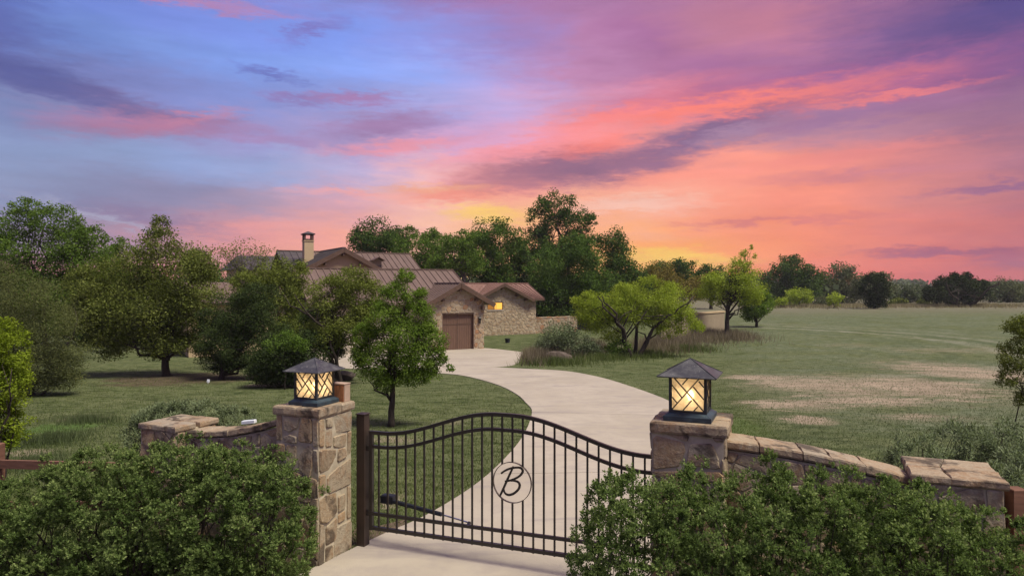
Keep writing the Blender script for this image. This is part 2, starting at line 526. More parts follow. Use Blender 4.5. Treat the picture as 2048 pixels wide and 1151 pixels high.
M['lf_olive_light'] = leaf_mat('leaf_olive_light', (.062, .074, .020), (.108, .122, .034), (.158, .170, .054), .35)
M['lf_cedar'] = leaf_mat('leaf_cedar', (.018, .024, .012), (.032, .044, .020), (.055, .068, .030), .2)
M['lf_cedar_far'] = leaf_mat('leaf_cedar_far', (.011, .016, .008), (.020, .028, .013), (.034, .044, .020), .15)
M['lf_sage'] = leaf_mat('leaf_sage', (.070, .085, .058), (.120, .138, .095), (.175, .190, .135), .25)
M['lf_grey'] = leaf_mat('leaf_grey', (.055, .062, .040), (.085, .092, .060), (.125, .128, .085), .3)
M['lf_rustgrey'] = leaf_mat('leaf_rust_grey', (.048, .052, .026), (.084, .090, .044), (.128, .132, .064), .35, (.20, .13, .055))
M['lf_rust'] = leaf_mat('leaf_rust', (.075, .062, .022), (.130, .100, .035), (.190, .135, .050), .35)
M['lf_purple'] = leaf_mat('leaf_dry_purple', (.085, .062, .058), (.140, .108, .098), (.200, .160, .140), .3)
M['lf_grass'] = leaf_mat('leaf_grass', (.036, .050, .018), (.080, .098, .040), (.140, .150, .076), .35, (.19, .16, .10))
M['lf_grey_grass'] = leaf_mat('leaf_grey_grass', (.036, .048, .024), (.076, .092, .052), (.130, .140, .094), .35, (.20, .165, .12))
M['lf_pale'] = leaf_mat('leaf_pale_dry', (.15, .12, .09), (.21, .17, .135), (.27, .225, .18), .3)
M['lf_far'] = leaf_mat('leaf_far', (.035, .045, .030), (.060, .072, .048), (.095, .105, .070), .3)


# ------------------------------------------------------------------ object helpers
XF = {}


def root_matrix(o):
    while o is not None and o.name not in XF:
        o = o.parent
    return XF[o.name] if o is not None else Matrix.Identity(4)


def thing(name, label, cat, loc, rotz=0.0, group=None, kind=None):
    o = bpy.data.objects.new(name, None)
    COL.objects.link(o)
    o.empty_display_size = 0.2
    o.location = loc; o.rotation_euler = (0, 0, rotz)
    XF[o.name] = Matrix.Translation(Vector(loc)) @ Matrix.Rotation(rotz, 4, 'Z')
    if label:
        o['label'] = label
    if cat:
        o['category'] = cat
    if group:
        o['group'] = group
    if kind:
        o['kind'] = kind
    return o


def tag(o, label=None, cat=None, group=None, kind=None):
    for k, v in (('label', label), ('category', cat), ('group', group), ('kind', kind)):
        if v:
            o[k] = v
    return o


class MB:
    """collects shapes (world coordinates unless a matrix is given) into one mesh"""

    def __init__(self, mat=None):
        self.v = []; self.f = []; self.m = mat or Matrix.Identity(4)

    def add(self, vs, fs):
        b = len(self.v)
        self.v += [self.m @ Vector(v) for v in vs]
        self.f += [tuple(b + i for i in f) for f in fs]
        return self

    def box(self, lo, hi, m=None, bev=0.0):
        x0, y0, z0 = lo; x1, y1, z1 = hi
        if bev:
            b = bev
            vs = []
            for z, i in ((z0, b), (z0 + b, 0), (z1 - b, 0), (z1, b)):
                vs += [(x0 + i, y0 + i, z), (x1 - i, y0 + i, z), (x1 - i, y1 - i, z), (x0 + i, y1 - i, z)]
            fs = [(3, 2, 1, 0), (12, 13, 14, 15)]
            for k in range(3):
                a = 4 * k
                for j in range(4):
                    fs.append((a + j, a + (j + 1) % 4, a + 4 + (j + 1) % 4, a + 4 + j))
        else:
            vs = [(x0, y0, z0), (x1, y0, z0), (x1, y1, z0), (x0, y1, z0), (x0, y0, z1), (x1, y0, z1), (x1, y1, z1), (x0, y1, z1)]
            fs = [(3, 2, 1, 0), (4, 5, 6, 7), (0, 1, 5, 4), (1, 2, 6, 5), (2, 3, 7, 6), (3, 0, 4, 7)]
        if m is not None:
            vs = [m @ Vector(v) for v in vs]
        return self.add(vs, fs)

    def bar(self, p, q, w, d, up=Vector((0, 0, 1))):
        """square bar from p to q: w across, d along up"""
        p = Vector(p); q = Vector(q)
        t = (q - p).normalized()
        s = t.cross(up)
        if s.length < 1e-4:
            s = t.cross(Vector((0, 1, 0)))
        s.normalize(); u = s.cross(t).normalized()
        s *= w / 2; u *= d / 2
        vs = [p - s - u, p + s - u, p + s + u, p - s + u, q - s - u, q + s - u, q + s + u, q - s + u]
        return self.add(vs, [(3, 2, 1, 0), (4, 5, 6, 7), (0, 1, 5, 4), (1, 2, 6, 5), (2, 3, 7, 6), (3, 0, 4, 7)])

    def sweep(self, pts, w, d, side):
        """rectangular section w (along side) x d swept along pts, side is the constant across direction"""
        n = len(pts); side = Vector(side).normalized()
        vs = []
        for i in range(n):
            t = (Vector(pts[min(i + 1, n - 1)]) - Vector(pts[max(i - 1, 0)])).normalized()
            u = side.cross(t).normalized() * d / 2
            s = side * w / 2
            p = Vector(pts[i])
            vs += [p - s - u, p + s - u, p + s + u, p - s + u]
        fs = [(3, 2, 1, 0), tuple(4 * (n - 1) + k for k in range(4))]
        for i in range(n - 1):
            a = 4 * i
            for k in range(4):
                fs.append((a + k, a + (k + 1) % 4, a + 4 + (k + 1) % 4, a + 4 + k))
        return self.add(vs, fs)

    def tube(self, pts, rad, n=6, cap=True):
        pts = [Vector(p) for p in pts]
        m = len(pts)
        if not isinstance(rad, (list, tuple)):
            rad = [rad] * m
        vs = []
        t0 = (pts[-1] - pts[0]).normalized()
        ref = Vector((0, 0, 1)) if abs(t0.z) < 0.9 else Vector((1, 0, 0))
        for i in range(m):
            t = (pts[min(i + 1, m - 1)] - pts[max(i - 1, 0)]).normalized()
            s = t.cross(ref)
            if s.length < 1e-3:
                s = t.cross(Vector((0.3, 1, 0.2)))
            s.normalize(); u = s.cross(t)
            for k in range(n):
                a = 2 * math.pi * k / n
                vs.append(pts[i] + (s * math.cos(a) + u * math.sin(a)) * rad[i])
        fs = []
        for i in range(m - 1):
            for k in range(n):
                fs.append((i * n + k, i * n + (k + 1) % n, (i + 1) * n + (k + 1) % n, (i + 1) * n + k))
        if cap:
            fs.append(tuple(range(n - 1, -1, -1))); fs.append(tuple((m - 1) * n + k for k in range(n)))
        return self.add(vs, fs)

    def prism(self, poly, vec):
        """polygon (3-D points) extruded by vec"""
        n = len(poly); vec = Vector(vec)
        vs = [Vector(p) for p in poly] + [Vector(p) + vec for p in poly]
        fs = [tuple(range(n - 1, -1, -1)), tuple(range(n, 2 * n))]
        for i in range(n):
            fs.append((i, (i + 1) % n, n + (i + 1) % n, n + i))
        return self.add(vs, fs)

    def build(self, name, mat, parent=None, smooth=False):
        inv = root_matrix(parent).inverted() if parent is not None else Matrix.Identity(4)
        me = bpy.data.meshes.new(name)
        me.from_pydata([inv @ v for v in self.v], [], self.f)
        me.materials.append(mat)
        if smooth:
            me.polygons.foreach_set('use_smooth', [True] * len(me.polygons))
        me.update()
        o = bpy.data.objects.new(name, me)
        COL.objects.link(o)
        if parent is not None:
            o.parent = parent
        return o


def quads_object(name, V, tint, mat, parent=None, verts_per=4):
    """V: (n, k, 3) array of n k-gons"""
    n, k = V.shape[0], V.shape[1]
    if parent is not None:
        inv = np.array(root_matrix(parent).inverted())
        V = V @ inv[:3, :3].T + inv[:3, 3]
    me = bpy.data.meshes.new(name)
    me.vertices.add(n * k); me.loops.add(n * k); me.polygons.add(n)
    me.vertices.foreach_set('co', V.astype(np.float32).ravel())
    me.loops.foreach_set('vertex_index', np.arange(n * k, dtype=np.int32))
    me.polygons.foreach_set('loop_start', np.arange(0, n * k, k, dtype=np.int32))
    me.polygons.foreach_set('loop_total', np.full(n, k, dtype=np.int32))
    at = me.attributes.new('tint', 'FLOAT', 'FACE')
    at.data.foreach_set('value', np.clip(tint, 0, 1).astype(np.float32))
    me.materials.append(mat)
    me.update(calc_edges=True)
    o = bpy.data.objects.new(name, me)
    COL.objects.link(o)
    if parent is not None:
        o.parent = parent
    return o


def unit(a):
    return a / np.maximum(np.linalg.norm(a, axis=-1, keepdims=True), 1e-9)


def leaf_quads(C, A, Nn, length, width):
    """leaf blades: centres C, long axes A, normals Nn"""
    A = unit(A); B = unit(np.cross(Nn, A))
    length = np.asarray(length)[:, None] * 0.5; width = np.asarray(width)[:, None] * 0.5
    return np.stack([C - A * length, C + B * width - A * length * 0.1, C + A * length, C - B * width - A * length * 0.1], 1)


# ------------------------------------------------------------------ the ground
def build_ground():
    xs = np.unique(np.concatenate([np.arange(-14, 14.01, 0.5), np.arange(-60, 60.1, 2), np.linspace(-300, 300, 61), np.linspace(-2500, 2500, 21)]))
    ys = np.unique(np.concatenate([np.arange(-10, 30.01, 0.5), np.arange(30, 130.1, 2), np.linspace(130, 700, 40), np.linspace(-300, -10, 8), np.linspace(700, 3500, 12)]))
    X, Y = np.meshgrid(xs, ys)
    Z = ground_z(X, Y)
    nx, ny = len(xs), len(ys)
    me = bpy.data.meshes.new('ground')
    vs = np.stack([X, Y, Z], -1).reshape(-1, 3)
    idx = np.arange(nx * ny).reshape(ny, nx)
    fs = np.stack([idx[:-1, :-1], idx[:-1, 1:], idx[1:, 1:], idx[1:, :-1]], -1).reshape(-1, 4)
    me.from_pydata(vs.tolist(), [], fs.tolist())
    me.polygons.foreach_set('use_smooth', [True] * len(me.polygons))
    o = bpy.data.objects.new('ground', me)
    COL.objects.link(o)
    tag(o, 'mown green lawn and grey green field with bare soil patches', None, None, 'structure')
    m = new_mat('ground'); t = NT(m)
    geo = t.n('ShaderNodeNewGeometry'); P = geo.outputs['Position']
    a = t.noise(P, 0.12, 5, 0.6, 0.5)
    b = t.noise(P, 0.9, 6, 0.65, 0.5)
    mp = t.n('ShaderNodeMapping'); mp.inputs['Scale'].default_value = (0.45, 1.0, 1); t.l(P, mp.inputs[0])
    c_ = t.noise(mp.outputs[0], 7, 6, 0.7)
    fine = t.noise(P, 40, 4, 0.7)
    col = t.mix(t.mr(a, .35, .68), g3(.086, .108, .040), g3(.128, .146, .064))
    col = t.mix(t.math('MULTIPLY', t.mr(b, .44, .64), .6), col, g3(.150, .158, .074))
    col = t.mix(t.math('MULTIPLY', t.mr(c_, .44, .62), .8), col, g3(.036, .048, .016))
    col = t.mix(t.math('MULTIPLY', t.mr(fine, .5, .8), .4), col, g3(.155, .158, .080))
    mp3 = t.n('ShaderNodeMapping'); mp3.inputs['Scale'].default_value = (0.5, 1.0, 1); t.l(P, mp3.inputs[0])
    d_ = t.noise(mp3.outputs[0], 2.6, 8, 0.75, 0.6)
    col = t.mix(t.math('MULTIPLY', t.mr(d_, .50, .57), .7), col, g3(.138, .155, .070))
    col = t.mix(t.math('MULTIPLY', t.mr(d_, .48, .40), .75), col, g3(.034, .050, .014))
    sep = t.n('ShaderNodeSeparateXYZ'); t.l(P, sep.inputs[0])
    # the paler, greyer field to the right
    dx = t.math('SUBTRACT', sep.outputs[0], t.math('MULTIPLY', sep.outputs[1], 0.22))
    dx = t.math('ADD', dx, t.math('MULTIPLY_ADD', a, 6, -3))
    fld = t.mr(dx, 1.0, 6.0)
    fld = t.math('MULTIPLY', fld, t.mr(t.noise(P, 0.3, 5, .65, .8), .36, .6))
    col = t.mix(t.math('MULTIPLY', fld, .72), col, t.mix(t.mr(t.math('MULTIPLY_ADD', d_, .6, t.math('MULTIPLY', c_, .4)), .42, .57), g3(.190, .208, .132), g3(.056, .078, .036)))
    # dry grass band far out
    far = t.mr(sep.outputs[1], 75, 105)
    col = t.mix(t.math('MULTIPLY', far, .8), col, t.mix(t.mr(b, .35, .65), g3(.20, .165, .125), g3(.13, .13, .075)))
    # curved tracks of the mower
    cv = t.n('ShaderNodeVectorMath', operation='SUBTRACT'); t.l(P, cv.inputs[0]); cv.inputs[1].default_value = (9, 46, 0)
    cz_ = t.n('ShaderNodeVectorMath', operation='MULTIPLY'); t.l(cv.outputs[0], cz_.inputs[0]); cz_.inputs[1].default_value = (1, 1, 0)
    ln_ = t.n('ShaderNodeVectorMath', operation='LENGTH'); t.l(cz_.outputs[0], ln_.inputs[0])
    rr = t.math('ADD', ln_.outputs['Value'], t.math('MULTIPLY_ADD', t.noise(P, .18, 3), 3.0, -1.5))
    for r0, w_, cc, kk in ((20.3, .9, g3(.215, .215, .150), .75), (21.9, .8, g3(.05, .072, .03), .6), (23.2, .9, g3(.215, .215, .150), .7), (17.0, .7, g3(.05, .072, .03), .45), (26.5, 1.0, g3(.2, .2, .135), .4)):
        f_ = t.mr(t.math('ABSOLUTE', t.math('SUBTRACT', rr, r0)), w_, w_ * .25)
        f_ = t.math('MULTIPLY', f_, t.mr(dx, 4.0, 10.0))
        f_ = t.math('MULTIPLY', f_, t.mr(b, .36, .58))
        col = t.mix(t.math('MULTIPLY', f_, kk), col, cc)
    soil = t.mix(t.mr(b, .35, .65), g3(.36, .285, .205), g3(.25, .20, .14))
    mp2 = t.n('ShaderNodeMapping'); mp2.inputs['Scale'].default_value = (0.42, 1.0, 1); t.l(P, mp2.inputs[0])
    nz = t.noise(mp2.outputs[0], 1.5, 9, 0.74, 0.4)

    def spot(px, py, rx, ry, lo, hi, k=1.0):
        g = G(px, py)
        sx = rx / F * g.y
        sy = abs(G(px, py - ry).y - G(px, py + ry).y) / 2
        s1 = t.n('ShaderNodeMapping', vector_type='TEXTURE')
        s1.inputs['Location'].default_value = (g.x, g.y, g.z)
        s1.inputs['Scale'].default_value = (sx, sy, 5)
        t.l(P, s1.inputs[0])
        ln = t.n('ShaderNodeVectorMath', operation='LENGTH'); t.l(s1.outputs[0], ln.inputs[0])
        f = t.mr(ln.outputs['Value'], 1.5, 0.1)
        g_ = t.mr(f, 0.0, .22)
        halo.append(t.math('MULTIPLY', f, k))
        f = t.mr(t.math('MULTIPLY_ADD', f, .24, t.math('MULTIPLY_ADD', c_, .22, t.math('MULTIPLY', nz, .80))), lo + .13, lo + .27)
        return t.math('MULTIPLY', t.math('MULTIPLY', f, g_), k)
    halo = []
    tot = None
    for s in [(1640, 770, 170, 24, .47, .56), (1830, 772, 190, 30, .47, .58), (1950, 745, 150, 28, .47, .58), (1520, 755, 70, 8, .47, .58),
              (1610, 839, 60, 9, .42, .53), (1530, 805, 60, 8, .47, .58), (1590, 808, 120, 14, .48, .58), (1720, 798, 160, 16, .47, .58), (1845, 835, 130, 12, .52, .62, .8),
              (790, 880, 60, 10, .46, .58, .6), (780, 1000, 26, 20, .45, .58, .7), (900, 845, 50, 7, .5, .6, .5),
              (160, 838, 50, 8, .44, .55, .5), (60, 905, 60, 10, .48, .6, .5), (560, 770, 60, 5, .4, .5, .5),
              (1900, 700, 220, 10, .52, .62, .35), (1700, 690, 120, 8, .54, .64, .25)]:
        f = spot(*s)
        tot = f if tot is None else t.math('MAXIMUM', tot, f)
    hh = halo[0]
    for q in halo[1:15]:
        hh = t.math('MAXIMUM', hh, q)
    hh = t.math('MULTIPLY', hh, t.mr(t.math('MULTIPLY_ADD', d_, .7, t.math('MULTIPLY', c_, .3)), .40, .56))
    col = t.mix(t.math('MULTIPLY', hh, .75), col, g3(.230, .205, .140))
    col = t.mix(tot, col, soil)
    f = spot(370, 757, 130, 12, .36, .45, .85)
    col = t.mix(f, col, t.mix(t.mr(c_, .4, .6), g3(.125, .088, .060), g3(.07, .05, .034)))
    # fresh green spot by the wall
    f = spot(120, 855, 60, 14, .38, .5, .8)
    col = t.mix(f, col, g3(.085, .15, .035))
    f = spot(1420, 850, 90, 22, .35, .5, .6)
    col = t.mix(f, col, g3(.08, .12, .03))
    hgt = t.math('MULTIPLY_ADD', c_, .7, t.math('MULTIPLY', fine, .5))
    t.out(col, 0.95, bump=hgt, bump_d=0.06, bump_s=0.8, spec=0.1)
    me.materials.append(m)


build_ground()

# hills and the woods on them
def build_hills():
    xs = np.linspace(-900, 1100, 81); ys = np.array([215, 260, 320, 380, 450, 560, 700.])
    X, Y = np.meshgrid(xs, ys)
    prof = 4.5 * sstep(230, 450, Y) * (0.75 + 0.35 * np.sin(X * 0.013 + 0.6) + 0.18 * np.sin(X * 0.041 + 2))
    Z = prof - 0.5
    nx, ny = len(xs), len(ys)
    idx = np.arange(nx * ny).reshape(ny, nx)
    fs = np.stack([idx[:-1, :-1], idx[:-1, 1:], idx[1:, 1:], idx[1:, :-1]], -1).reshape(-1, 4)
    me = bpy.data.meshes.new('hills')
    me.from_pydata(np.stack([X, Y, Z], -1).reshape(-1, 3).tolist(), [], fs.tolist())
    me.polygons.foreach_set('use_smooth', [True] * len(me.polygons))
    me.materials.append(simple_mat('hill_grass', (.075, .085, .045), (.14, .135, .085), .05, .95))
    o = bpy.data.objects.new('hills', me); COL.objects.link(o)
    tag(o, 'low wooded hills far beyond the field', None, None, 'structure')
    # woods: many small crowns read as one mass
    n = 1100
    x = RNG.uniform(-330, 480, n); y = RNG.uniform(225, 600, n)
    y = np.where(RNG.random(n) < .35, RNG.uniform(430, 520, n), y)
    zb = 4.5 * sstep(230, 450, y) * (0.75 + 0.35 * np.sin(x * 0.013 + 0.6) + 0.18 * np.sin(x * 0.041 + 2)) - .5
    r = RNG.uniform(1.8, 3.6, n) * (y / 420) ** .5
    k = 44
    d = unit(RNG.normal(size=(n, k, 3)))
    C = np.stack([x, y, zb + r * .75], -1)[:, None, :] + d * r[:, None, None] * RNG.uniform(.4, 1.0, (n, k, 1)) * np.array([1.2, 1.2, .85])
    C = C.reshape(-1, 3); nn = len(C)
    A = unit(RNG.normal(size=(nn, 3))); Nn = unit(RNG.normal(size=(nn, 3)) + d.reshape(-1, 3) + [0, 0, .5])
    s = np.repeat(r, k) * RNG.uniform(.35, .65, nn)
    V = leaf_quads(C, A, Nn, s, s * .8)
    t = np.repeat(RNG.uniform(0, 1, n), k) * .6 + RNG.uniform(0, .4, nn)
    o = quads_object('woods', V, t, M['lf_far'])
    tag(o, 'far wooded hillside fading along the horizon', None, None, 'stuff')


build_hills()


# ------------------------------------------------------------------ driveway
def smooth_poly(pts, n=4):
    """Catmull-Rom through 2-D/3-D points"""
    P = [np.array(p, float) for p in pts]
    P = [2 * P[0] - P[1]] + P + [2 * P[-1] - P[-2]]
    out = []
    for i in range(1, len(P) - 2):
        for k in range(n):
            t = k / n
            a, b, c, d = P[i - 1], P[i], P[i + 1], P[i + 2]
            out.append(0.5 * ((2 * b) + (-a + c) * t + (2 * a - 5 * b + 4 * c - d) * t * t + (-a + 3 * b - 3 * c + d) * t ** 3))
    out.append(P[-2])
    return out


def xy(px, py):
    g = G(px, py)
    return (g.x, g.y)


DL = [(-2.9, 6.3), xy(736, 1084), xy(868, 1023), xy(977, 949), xy(1044, 876), xy(1064, 825), xy(1052, 806), xy(1032, 788), xy(993, 769), xy(930, 752), xy(872, 746), xy(790, 741)]
DR = [(2.6, 5.6), (1.95, 6.95), (2.75, 8.9), (3.35, 11.6), (3.95, 14.7), (4.22, 17.0), xy(1342, 804), xy(1252, 770), xy(1193, 753), xy(1130, 742), xy(1060, 738), xy(987, 734.5)]
JOINTS = [3, 5, 8, 11]
drive = thing('driveway', 'pale concrete driveway curving from the gate to the garage', None, (0, 8, 0), kind='structure')
SUB = 5
L_ = smooth_poly(DL, SUB); R_ = smooth_poly(DR, SUB)
DRIVE_POLYS = []


def slab(Ls, Rs, lift=0.022, cross=6):
    n = len(Ls)
    mb = MB()
    vs = []
    for a, b in zip(Ls, Rs):
        for k in range(cross + 1):
            p = np.array(a) * (1 - k / cross) + np.array(b) * (k / cross)
            vs.append((p[0], p[1], gz(p[0], p[1]) + lift))
    c1 = cross + 1
    fs = []
    for i in range(n - 1):
        for k in range(cross):
            fs.append((i * c1 + k, i * c1 + k + 1, (i + 1) * c1 + k + 1, (i + 1) * c1 + k))
    # skirt
    ring = [k for k in range(c1)] + [i * c1 + cross for i in range(1, n)] + [(n - 1) * c1 + k for k in range(cross - 1, -1, -1)] + [i * c1 for i in range(n - 2, 0, -1)]
    base = len(vs)
    for i in ring:
        v = vs[i]; vs.append((v[0], v[1], v[2] - 0.12))
    m = len(ring)
    for i in range(m):
        j = (i + 1) % m
        fs.append((ring[i], base + i, base + j, ring[j]))
    mb.add(vs, fs)
    return mb.build('slab', M['concrete'], drive)


prev = 0
for j in JOINTS:
    a, b = prev * SUB, j * SUB
    Ls = [np.array(p) for p in L_[a:b + 1]]; Rs = [np.array(p) for p in R_[a:b + 1]]
    # a joint 14 mm wide
    d = Ls[-1] - Ls[-2]; Ls[-1] = Ls[-1] - d / np.linalg.norm(d) * .022
    d = Rs[-1] - Rs[-2]; Rs[-1] = Rs[-1] - d / np.linalg.norm(d) * .022
    slab(Ls, Rs)
    prev = j
DRIVE_POLYS.append([tuple(p) for p in L_] + [tuple(p) for p in R_[::-1]])
ap = [xy(790, 741), xy(987, 734.5), xy(1030, 730), xy(1046, 714), xy(1050, 706), xy(970, 696.5), xy(880, 697), xy(600, 690), xy(590, 728)]
DRIVE_POLYS.append(ap)
# apron: strips between a front and a back line
apf = smooth_poly([xy(590, 732), xy(690, 737), xy(790, 741), xy(987, 734.2), xy(1032, 728), xy(1046, 714)], 4)
apb = smooth_poly([xy(590, 692), xy(700, 693), xy(800, 694), xy(900, 696), xy(975, 696.6), xy(1048, 704.5)], 4)
half = len(apf) // 2
gap = [p + np.array([0.012, 0]) for p in (apf[half], apb[half])]
slab(apf[:half + 1], apb[:half + 1], 0.024, 8)
slab([gap[0]] + apf[half + 1:], [gap[1]] + apb[half + 1:], 0.024, 8)


def in_poly(x, y, poly):
    inside = np.zeros(x.shape, bool)
    n = len(poly)
    for i in range(n):
        x0, y0 = poly[i][:2]; x1, y1 = poly[(i + 1) % n][:2]
        c = ((y0 > y) != (y1 > y)) & (x < (x1 - x0) * (y - y0) / (y1 - y0 + 1e-12) + x0)
        inside ^= c
    return inside


# ------------------------------------------------------------------ stones
def clip_half(poly, nx, ny, d):
    out = []
    n = len(poly)
    for i in range(n):
        a = poly[i]; b = poly[(i + 1) % n]
        da = a[0] * nx + a[1] * ny - d; db = b[0] * nx + b[1] * ny - d
        if da <= 0:
            out.append(a)
        if (da < 0 < db) or (db < 0 < da):
            t = da / (da - db)
            out.append((a[0] + (b[0] - a[0]) * t, a[1] + (b[1] - a[1]) * t))
    return out


def voronoi(region, size, rng, squash=0.75, jitter=0.42):
    """irregular cells of about that size filling a convex region"""
    xs = [p[0] for p in region]; ys = [p[1] for p in region]
    pts = []
    y = min(ys) - size; row = 0
    while y < max(ys) + size:
        x = min(xs) - size + (row % 2) * size * 0.5
        while x < max(xs) + size:
            pts.append((x + rng.uniform(-1, 1) * size * jitter, y + rng.uniform(-1, 1) * size * squash * jitter))
            x += size
        y += size * squash; row += 1
    cells = []
    for i, p in enumerate(pts):
        c = list(region)
        for j, q in enumerate(pts):
            if i == j or abs(p[0] - q[0]) > 3 * size or abs(p[1] - q[1]) > 3 * size:
                continue
            nx, ny = q[0] - p[0], (q[1] - p[1]) / squash ** 2
            m = ((p[0] + q[0]) / 2, (p[1] + q[1]) / 2)
            c = clip_half(c, nx, ny, nx * m[0] + ny * m[1])
            if len(c) < 3:
                break
        if len(c) >= 3:
            a = abs(sum(c[k][0] * c[(k + 1) % len(c)][1] - c[(k + 1) % len(c)][0] * c[k][1] for k in range(len(c)))) / 2
            if a > 0.06 * size * size:
                cells.append(c)
    return cells


def inset(poly, g):
    """shrink a convex polygon by about g on all sides"""
    n = len(poly)
    area = sum(poly[k][0] * poly[(k + 1) % n][1] - poly[(k + 1) % n][0] * poly[k][1] for k in range(n))
    P = poly if area > 0 else poly[::-1]
    out = list(P)
    for i in range(n):
        a = P[i]; b = P[(i + 1) % n]
        ex, ey = b[0] - a[0], b[1] - a[1]
        l = math.hypot(ex, ey)
        if l < 1e-6:
            continue
        nx, ny = ey / l, -ex / l
        out = clip_half(out, nx, ny, nx * a[0] + ny * a[1] - g)
        if len(out) < 3:
            return None
    return out


def chop(poly, k=0.2):
    """cut the corners"""
    out = []
    n = len(poly)
    for i in range(n):
        a = poly[i - 1]; b = poly[i]; c = poly[(i + 1) % n]
        out.append((b[0] + (a[0] - b[0]) * k, b[1] + (a[1] - b[1]) * k))
        out.append((b[0] + (c[0] - b[0]) * k, b[1] + (c[1] - b[1]) * k))
    return out


def stone(poly, O, U, V, Nn, mat, parent, rng, proud=0.02, deep=0.02, gap=0.008, name='stone', corner=0.18):
    """one stone of a wall face: polygon in (u, v) on the plane O + uU + vV, standing proud along Nn"""
    P = inset(poly, gap)
    if P is None:
        return None
    P = chop(P, corner)
    n = len(P)
    cx = sum(p[0] for p in P) / n; cy = sum(p[1] for p in P) / n
    size = max(max(p[0] for p in P) - min(p[0] for p in P), max(p[1] for p in P) - min(p[1] for p in P))
    tx, ty = rng.uniform(-.09, .09), rng.uniform(-.09, .09)
    pr = proud * rng.uniform(0.5, 1.2)
    P = [(p[0] + rng.uniform(-.02, .02) * size, p[1] + rng.uniform(-.02, .02) * size) for p in P]
    P = [(min(max(p[0], min(q[0] for q in poly)), max(q[0] for q in poly)), p[1]) for p in P]
    k = min(0.25, 0.015 / max(size, .05))
    rings = [(1.0, -deep, 0), (1.0, pr * 0.35, .5), (1 - k * 1.1, pr, 1)]
    vs = []
    for s, z, tl in rings:
        for p in P:
            x, y = cx + (p[0] - cx) * s, cy + (p[1] - cy) * s
            vs.append(O + U * x + V * y + Nn * (z + tl * ((x - cx) * tx + (y - cy) * ty + rng.uniform(-.12, .12) * pr)))
    vs.append(O + U * (cx + rng.uniform(-.1, .1) * size) + V * (cy + rng.uniform(-.1, .1) * size) + Nn * (pr * rng.uniform(1.05, 1.5)))
    fs = [tuple(range(n - 1, -1, -1))]
    for r in range(2):
        for i in range(n):
            fs.append((r * n + i, r * n + (i + 1) % n, (r + 1) * n + (i + 1) % n, (r + 1) * n + i))
    for i in range(n):
        fs.append((2 * n + i, 2 * n + (i + 1) % n, 3 * n))
    mb = MB(); mb.add(vs, fs)
    if U.cross(V).dot(Nn) < 0:
        mb.f = [f[::-1] for f in mb.f]
    return mb.build(name, mat, parent)


def slab_stone(poly, z0, z1, O, U, V, mat, parent, rng, name='cap_stone', gap=0.0025, rough=0.008):
    """a flat coping stone: polygon in plan, uneven rounded edges"""
    P = inset(poly, gap)
    # split the edges for a broken outline
    Q = []
    n = len(P)
    for i in range(n):
        a, b = P[i], P[(i + 1) % n]
        l = math.hypot(b[0] - a[0], b[1] - a[1])
        m = max(1, int(l / 0.08))
        for k in range(m):
            t = k / m
            Q.append((a[0] + (b[0] - a[0]) * t, a[1] + (b[1] - a[1]) * t))
    n = len(Q)
    cx = sum(p[0] for p in Q) / n; cy = sum(p[1] for p in Q) / n
    H = z1 - z0
    vs = []
    jit = [(rng.uniform(-1, 1) * rough, rng.uniform(-1, 1) * rough) for _ in Q]
    for s, z, e in ((-.010, 0.0, 1.0), (0, .22, 1.2), (-.001, .82, 1.1), (-.010, 1.0, .8)):
        for p, j in zip(Q, jit):
            dx, dy = p[0] - cx, p[1] - cy
            l = max(math.hypot(dx, dy), 1e-6)
            x = p[0] + dx / l * s + j[0] * e + rng.uniform(-.3, .3) * rough; y = p[1] + dy / l * s + j[1] * e + rng.uniform(-.3, .3) * rough
            vs.append(O + U * x + V * y + Vector((0, 0, z0 + H * z + (rng.uniform(-.5, .5) * rough if z > 0 else 0))))
    fs = [tuple(range(n - 1, -1, -1)), tuple(3 * n + i for i in range(n))]
    for r in range(3):
        for i in range(n):
            fs.append((r * n + i, r * n + (i + 1) % n, (r + 1) * n + (i + 1) % n, (r + 1) * n + i))
    mb = MB(); mb.add(vs, fs)
    return mb.build(name, mat, parent)


GA = R(23.0)
GT = Vector((math.cos(GA), -math.sin(GA), 0))       # along the gate line, to the right
GB = Vector((math.sin(GA), math.cos(GA), 0))        # away from the road
UP = Vector((0, 0, 1))
PS = 0.60                                           # pillar side


def pillar(name, label, front_left, s, top, cap_t, over, front_cells, right_cells, group, seed, capcells, left_cells=None, cat='stone pillar', size=0.2):
    """front_left: ground point of the front left corner"""
    rng = random.Random(seed)
    base = Vector((front_left[0], front_left[1], gz(front_left[0], front_left[1]) - 0.05))
    rt = thing(name, label, cat, base, -GA, group)
    H = top - cap_t - base.z
    core = MB(Matrix.Translation(base) @ Matrix.Rotation(-GA, 4, 'Z'))
    core.box((0.002, 0.002, 0), (s - 0.002, s - 0.002, H + 0.01))
    core.build('core', M['mortar'], rt)
    faces = [(base, GT, UP, -GB, front_cells), (base + GT * s, GB, UP, GT, right_cells),
             (base + GT * s + GB * s, -GT, UP, GB, None), (base + GB * s, -GB, UP, -GT, left_cells)]
    for O, U, V, Nn, cells in faces:
        cs = cells(H) if cells else voronoi([(0, 0), (s, 0), (s, H), (0, H)], size * 1.15, rng, 0.8)
        for c in cs:
            stone(c, O, U, V, Nn, M['pillar_stone'], rt, rng, 0.013, 0.02, 0.007, corner=.09)
    for c in capcells:
        c = [(-over + p[0] * (s + 2 * over), -over + p[1] * (s + 2 * over)) for p in c]
        slab_stone(c, 0, cap_t, Vector((base.x, base.y, top - cap_t)), GT, GB, M['cap_stone'], rt, rng)
    return rt


